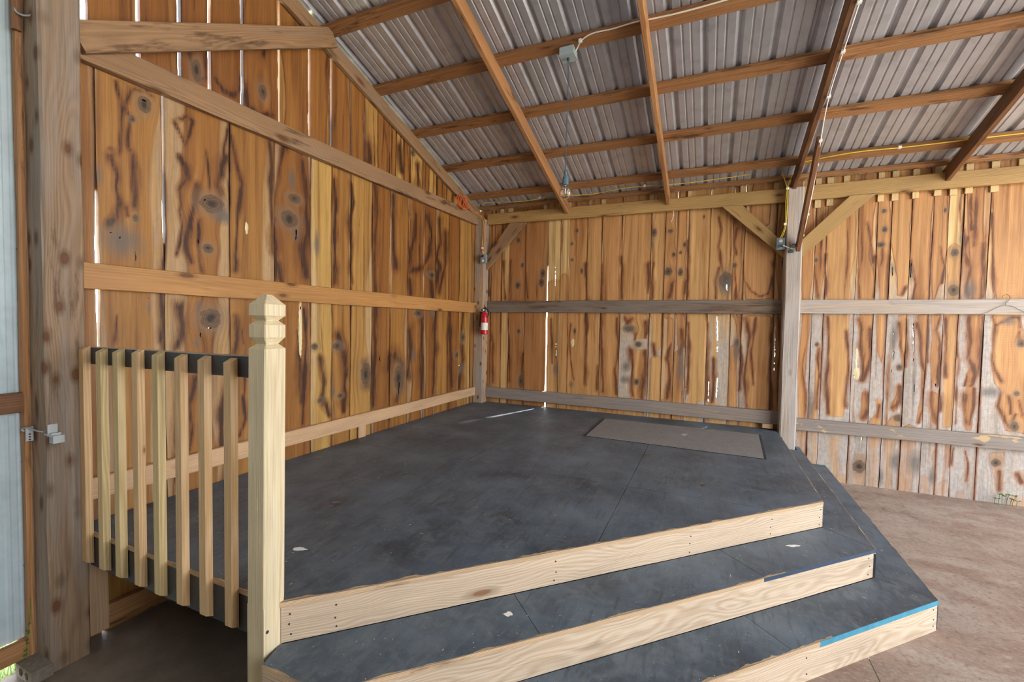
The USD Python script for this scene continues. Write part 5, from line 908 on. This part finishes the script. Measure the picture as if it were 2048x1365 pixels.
for k in range(4):
    t = np.linspace(0, 2*np.pi, 30, endpoint=False); put('loop', tube(np.column_stack([.075+.012*k+.006*np.sin(t*2+k), -.66+.085*np.cos(t)+.012*k, 3.035+.075*np.sin(t)-.006*k]), .0055, 6, closed=True), 'orange_jacket', oc)
put('lead', tube(spline([(.09, -.59, 3.05), (.09, -.50, 3.03), (.085, -.42, 2.985), (.09, -.32, 2.965), (.10, -.22, 2.965), (.135, -.168, 2.95), (.149, -.165, 2.82), (.150, -.168, 2.60), (.130, -.175, 2.50), (.128, -.20, 2.44), (.16, -.232, 2.428)], 70), .0045, 6), 'orange_jacket', oc)
# the white cable with its clips along the dark rafter and brace
pts = [(3.672, -2.9, 3.758), (3.668, -2.083, 3.515), (3.668, -1.74, 3.412), (3.672, -1.35, 3.295), (3.690, -1.02, 3.09), (3.706, -.83, 2.955), (3.712, -.65, 2.79), (3.712, -.47, 2.615), (3.705, -.30, 2.455), (3.690, -.235, 2.39), (3.655, -.20, 2.345), (3.60, -.20, 2.36), (3.555, -.195, 2.385)]
wire('white_cable', pts, .0048, 'white_jacket', 'white cable clipped down the dark rafter and brace to the grey post', clips=[pts[1], pts[2], pts[3], pts[4], pts[5], pts[7], pts[8], (3.672, -2.45, 3.626)], n=110)
ck = thing('cord_connector', 'dark teal cord connector hanging at the foot of the dark brace', 'connector', (3.65, -.21, 2.33))
put('body', trimesh.creation.capsule(.03, .013).apply_transform(trimesh.transformations.rotation_matrix(math.pi/2, [0, 1, 0])).apply_translation((3.625, -.205, 2.318)), 'dark_teal_plastic', ck)
put('tail', tube(spline([(3.63, -.205, 2.33), (3.622, -.205, 2.375), (3.655, -.205, 2.39), (3.68, -.2, 2.37)], 14), .003, 6), 'dark_teal_plastic', ck)

# ---------------------------------------------------------------- hanging bulb
pd = thing('pendant_lamp', 'bare round clear bulb hanging on a long cord from the roof purlin', 'lamp', (1.852, -2.075, 2.5))
JZ = roof_z(-2.075, RD)
put('junction_box', trimesh.convex.convex_hull(bx(1.797, 1.907, -2.127, -2.023, JZ-.060, JZ-.004).vertices), 'junction_grey', pd)
put('box_cover', bx(1.793, 1.911, -2.131, -2.019, JZ-.066, JZ-.060), 'junction_grey', pd)
put('gland', lathe([(0, JZ-.082), (.011, JZ-.082), (.011, JZ-.066), (0, JZ-.066)], (1.852, -2.075, 0), 12), 'dark_teal_plastic', pd)
bx_, by_, bz_ = 1.852, -2.075, 2.566
put('cord', tube(spline([(bx_, by_, JZ-.08), (bx_+.003, by_, 3.2), (bx_-.002, by_, 2.9), (bx_, by_, 2.735)], 20), .0042, 8), 'blue_grey_cord', pd)
put('strain_relief', cat_([lathe([(0, 2.700), (.010, 2.700), (.012, 2.715), (.008, 2.745), (0, 2.745)], (bx_, by_, 0), 12), tube([(bx_+.007, by_, 2.742), (bx_+.016, by_, 2.728), (bx_+.006, by_, 2.712)], .004, 6)]), 'socket_blue', pd)
put('socket', lathe([(0, 2.628), (.024, 2.628), (.025, 2.634), (.023, 2.638), (.0235, 2.668), (.019, 2.688), (.010, 2.704), (0, 2.704)], (bx_, by_, 0), 22), 'socket_blue', pd, smooth=40)
prof = [(.0135, 2.630), (.014, 2.618)]+[(.047*math.sin(t), bz_+.047*math.cos(t)) for t in np.linspace(.42, math.pi-.001, 22)]
bulb = lathe(prof, (bx_, by_, 0), 30); bp = put('bulb', bulb, 'bulb_glass', pd, smooth=True, label='clear glass globe bulb')
put('stem', lathe([(0, 2.56), (.003, 2.56), (.004, 2.59), (.009, 2.622), (0, 2.622)], (bx_, by_, 0), 10), 'label_white', bp)
fil = []
for k in range(6):
    a = k*math.pi/3; fil.append(tube([(bx_+.004*math.cos(a), by_+.004*math.sin(a), 2.575), (bx_+.017*math.cos(a), by_+.017*math.sin(a), 2.560), (bx_+.019*math.cos(a), by_+.019*math.sin(a), 2.588)], .0008, 5))
put('filament', cat_(fil), 'filament', bp)
wire('white_cable', [(1.909, -2.08, JZ-.03), (1.925, -2.085, JZ-.012), (1.955, -2.125, JZ-.002), (2.01, -2.152, JZ+.014), (2.18, -2.156, JZ+.020), (2.36, -2.157, JZ+.026), (2.46, -2.155, JZ+.022), (2.9, -2.155, JZ+.022), (3.6, -2.155, JZ+.022)], .0052, 'white_jacket', 'white cable along the purlin into the hanging lamp junction box', clips=[(1.962, -2.135, JZ+.004)], n=70)

# ---------------------------------------------------------------- small things on the back wall
o = put('hanging_string', tube(spline([(2.492, -.067, 2.852), (2.497, -.070, 2.80), (2.488, -.068, 2.765), (2.472, -.066, 2.725)], 14), .0026, 6), 'clip_white'); tag(o, 'short white string hanging from the back top beam, right of the bulb', 'string')
hg = thing('wire_hanger', 'thin twisted wire hanger hooked on the right-hand back girt', 'hanger', (5.30, -.05, 1.84))
Y_ = -.049
put('hook', tube(spline([(5.270, Y_, 1.852), (5.276, Y_, 1.875), (5.300, Y_, 1.882), (5.318, Y_, 1.862), (5.312, Y_, 1.832), (5.296, Y_, 1.812), (5.294, Y_, 1.790)], 26), .002, 6), 'thin_wire', hg)
put('arm', tube(spline([(5.294, Y_, 1.790), (5.25, Y_, 1.775), (5.215, Y_, 1.752), (5.17, Y_, 1.722), (5.10, Y_, 1.704)], 18), .0018, 6), 'thin_wire', hg)
put('arm', tube(spline([(5.294, Y_, 1.790), (5.34, Y_, 1.778), (5.39, Y_, 1.745), (5.46, Y_, 1.71)], 18), .0018, 6), 'thin_wire', hg)
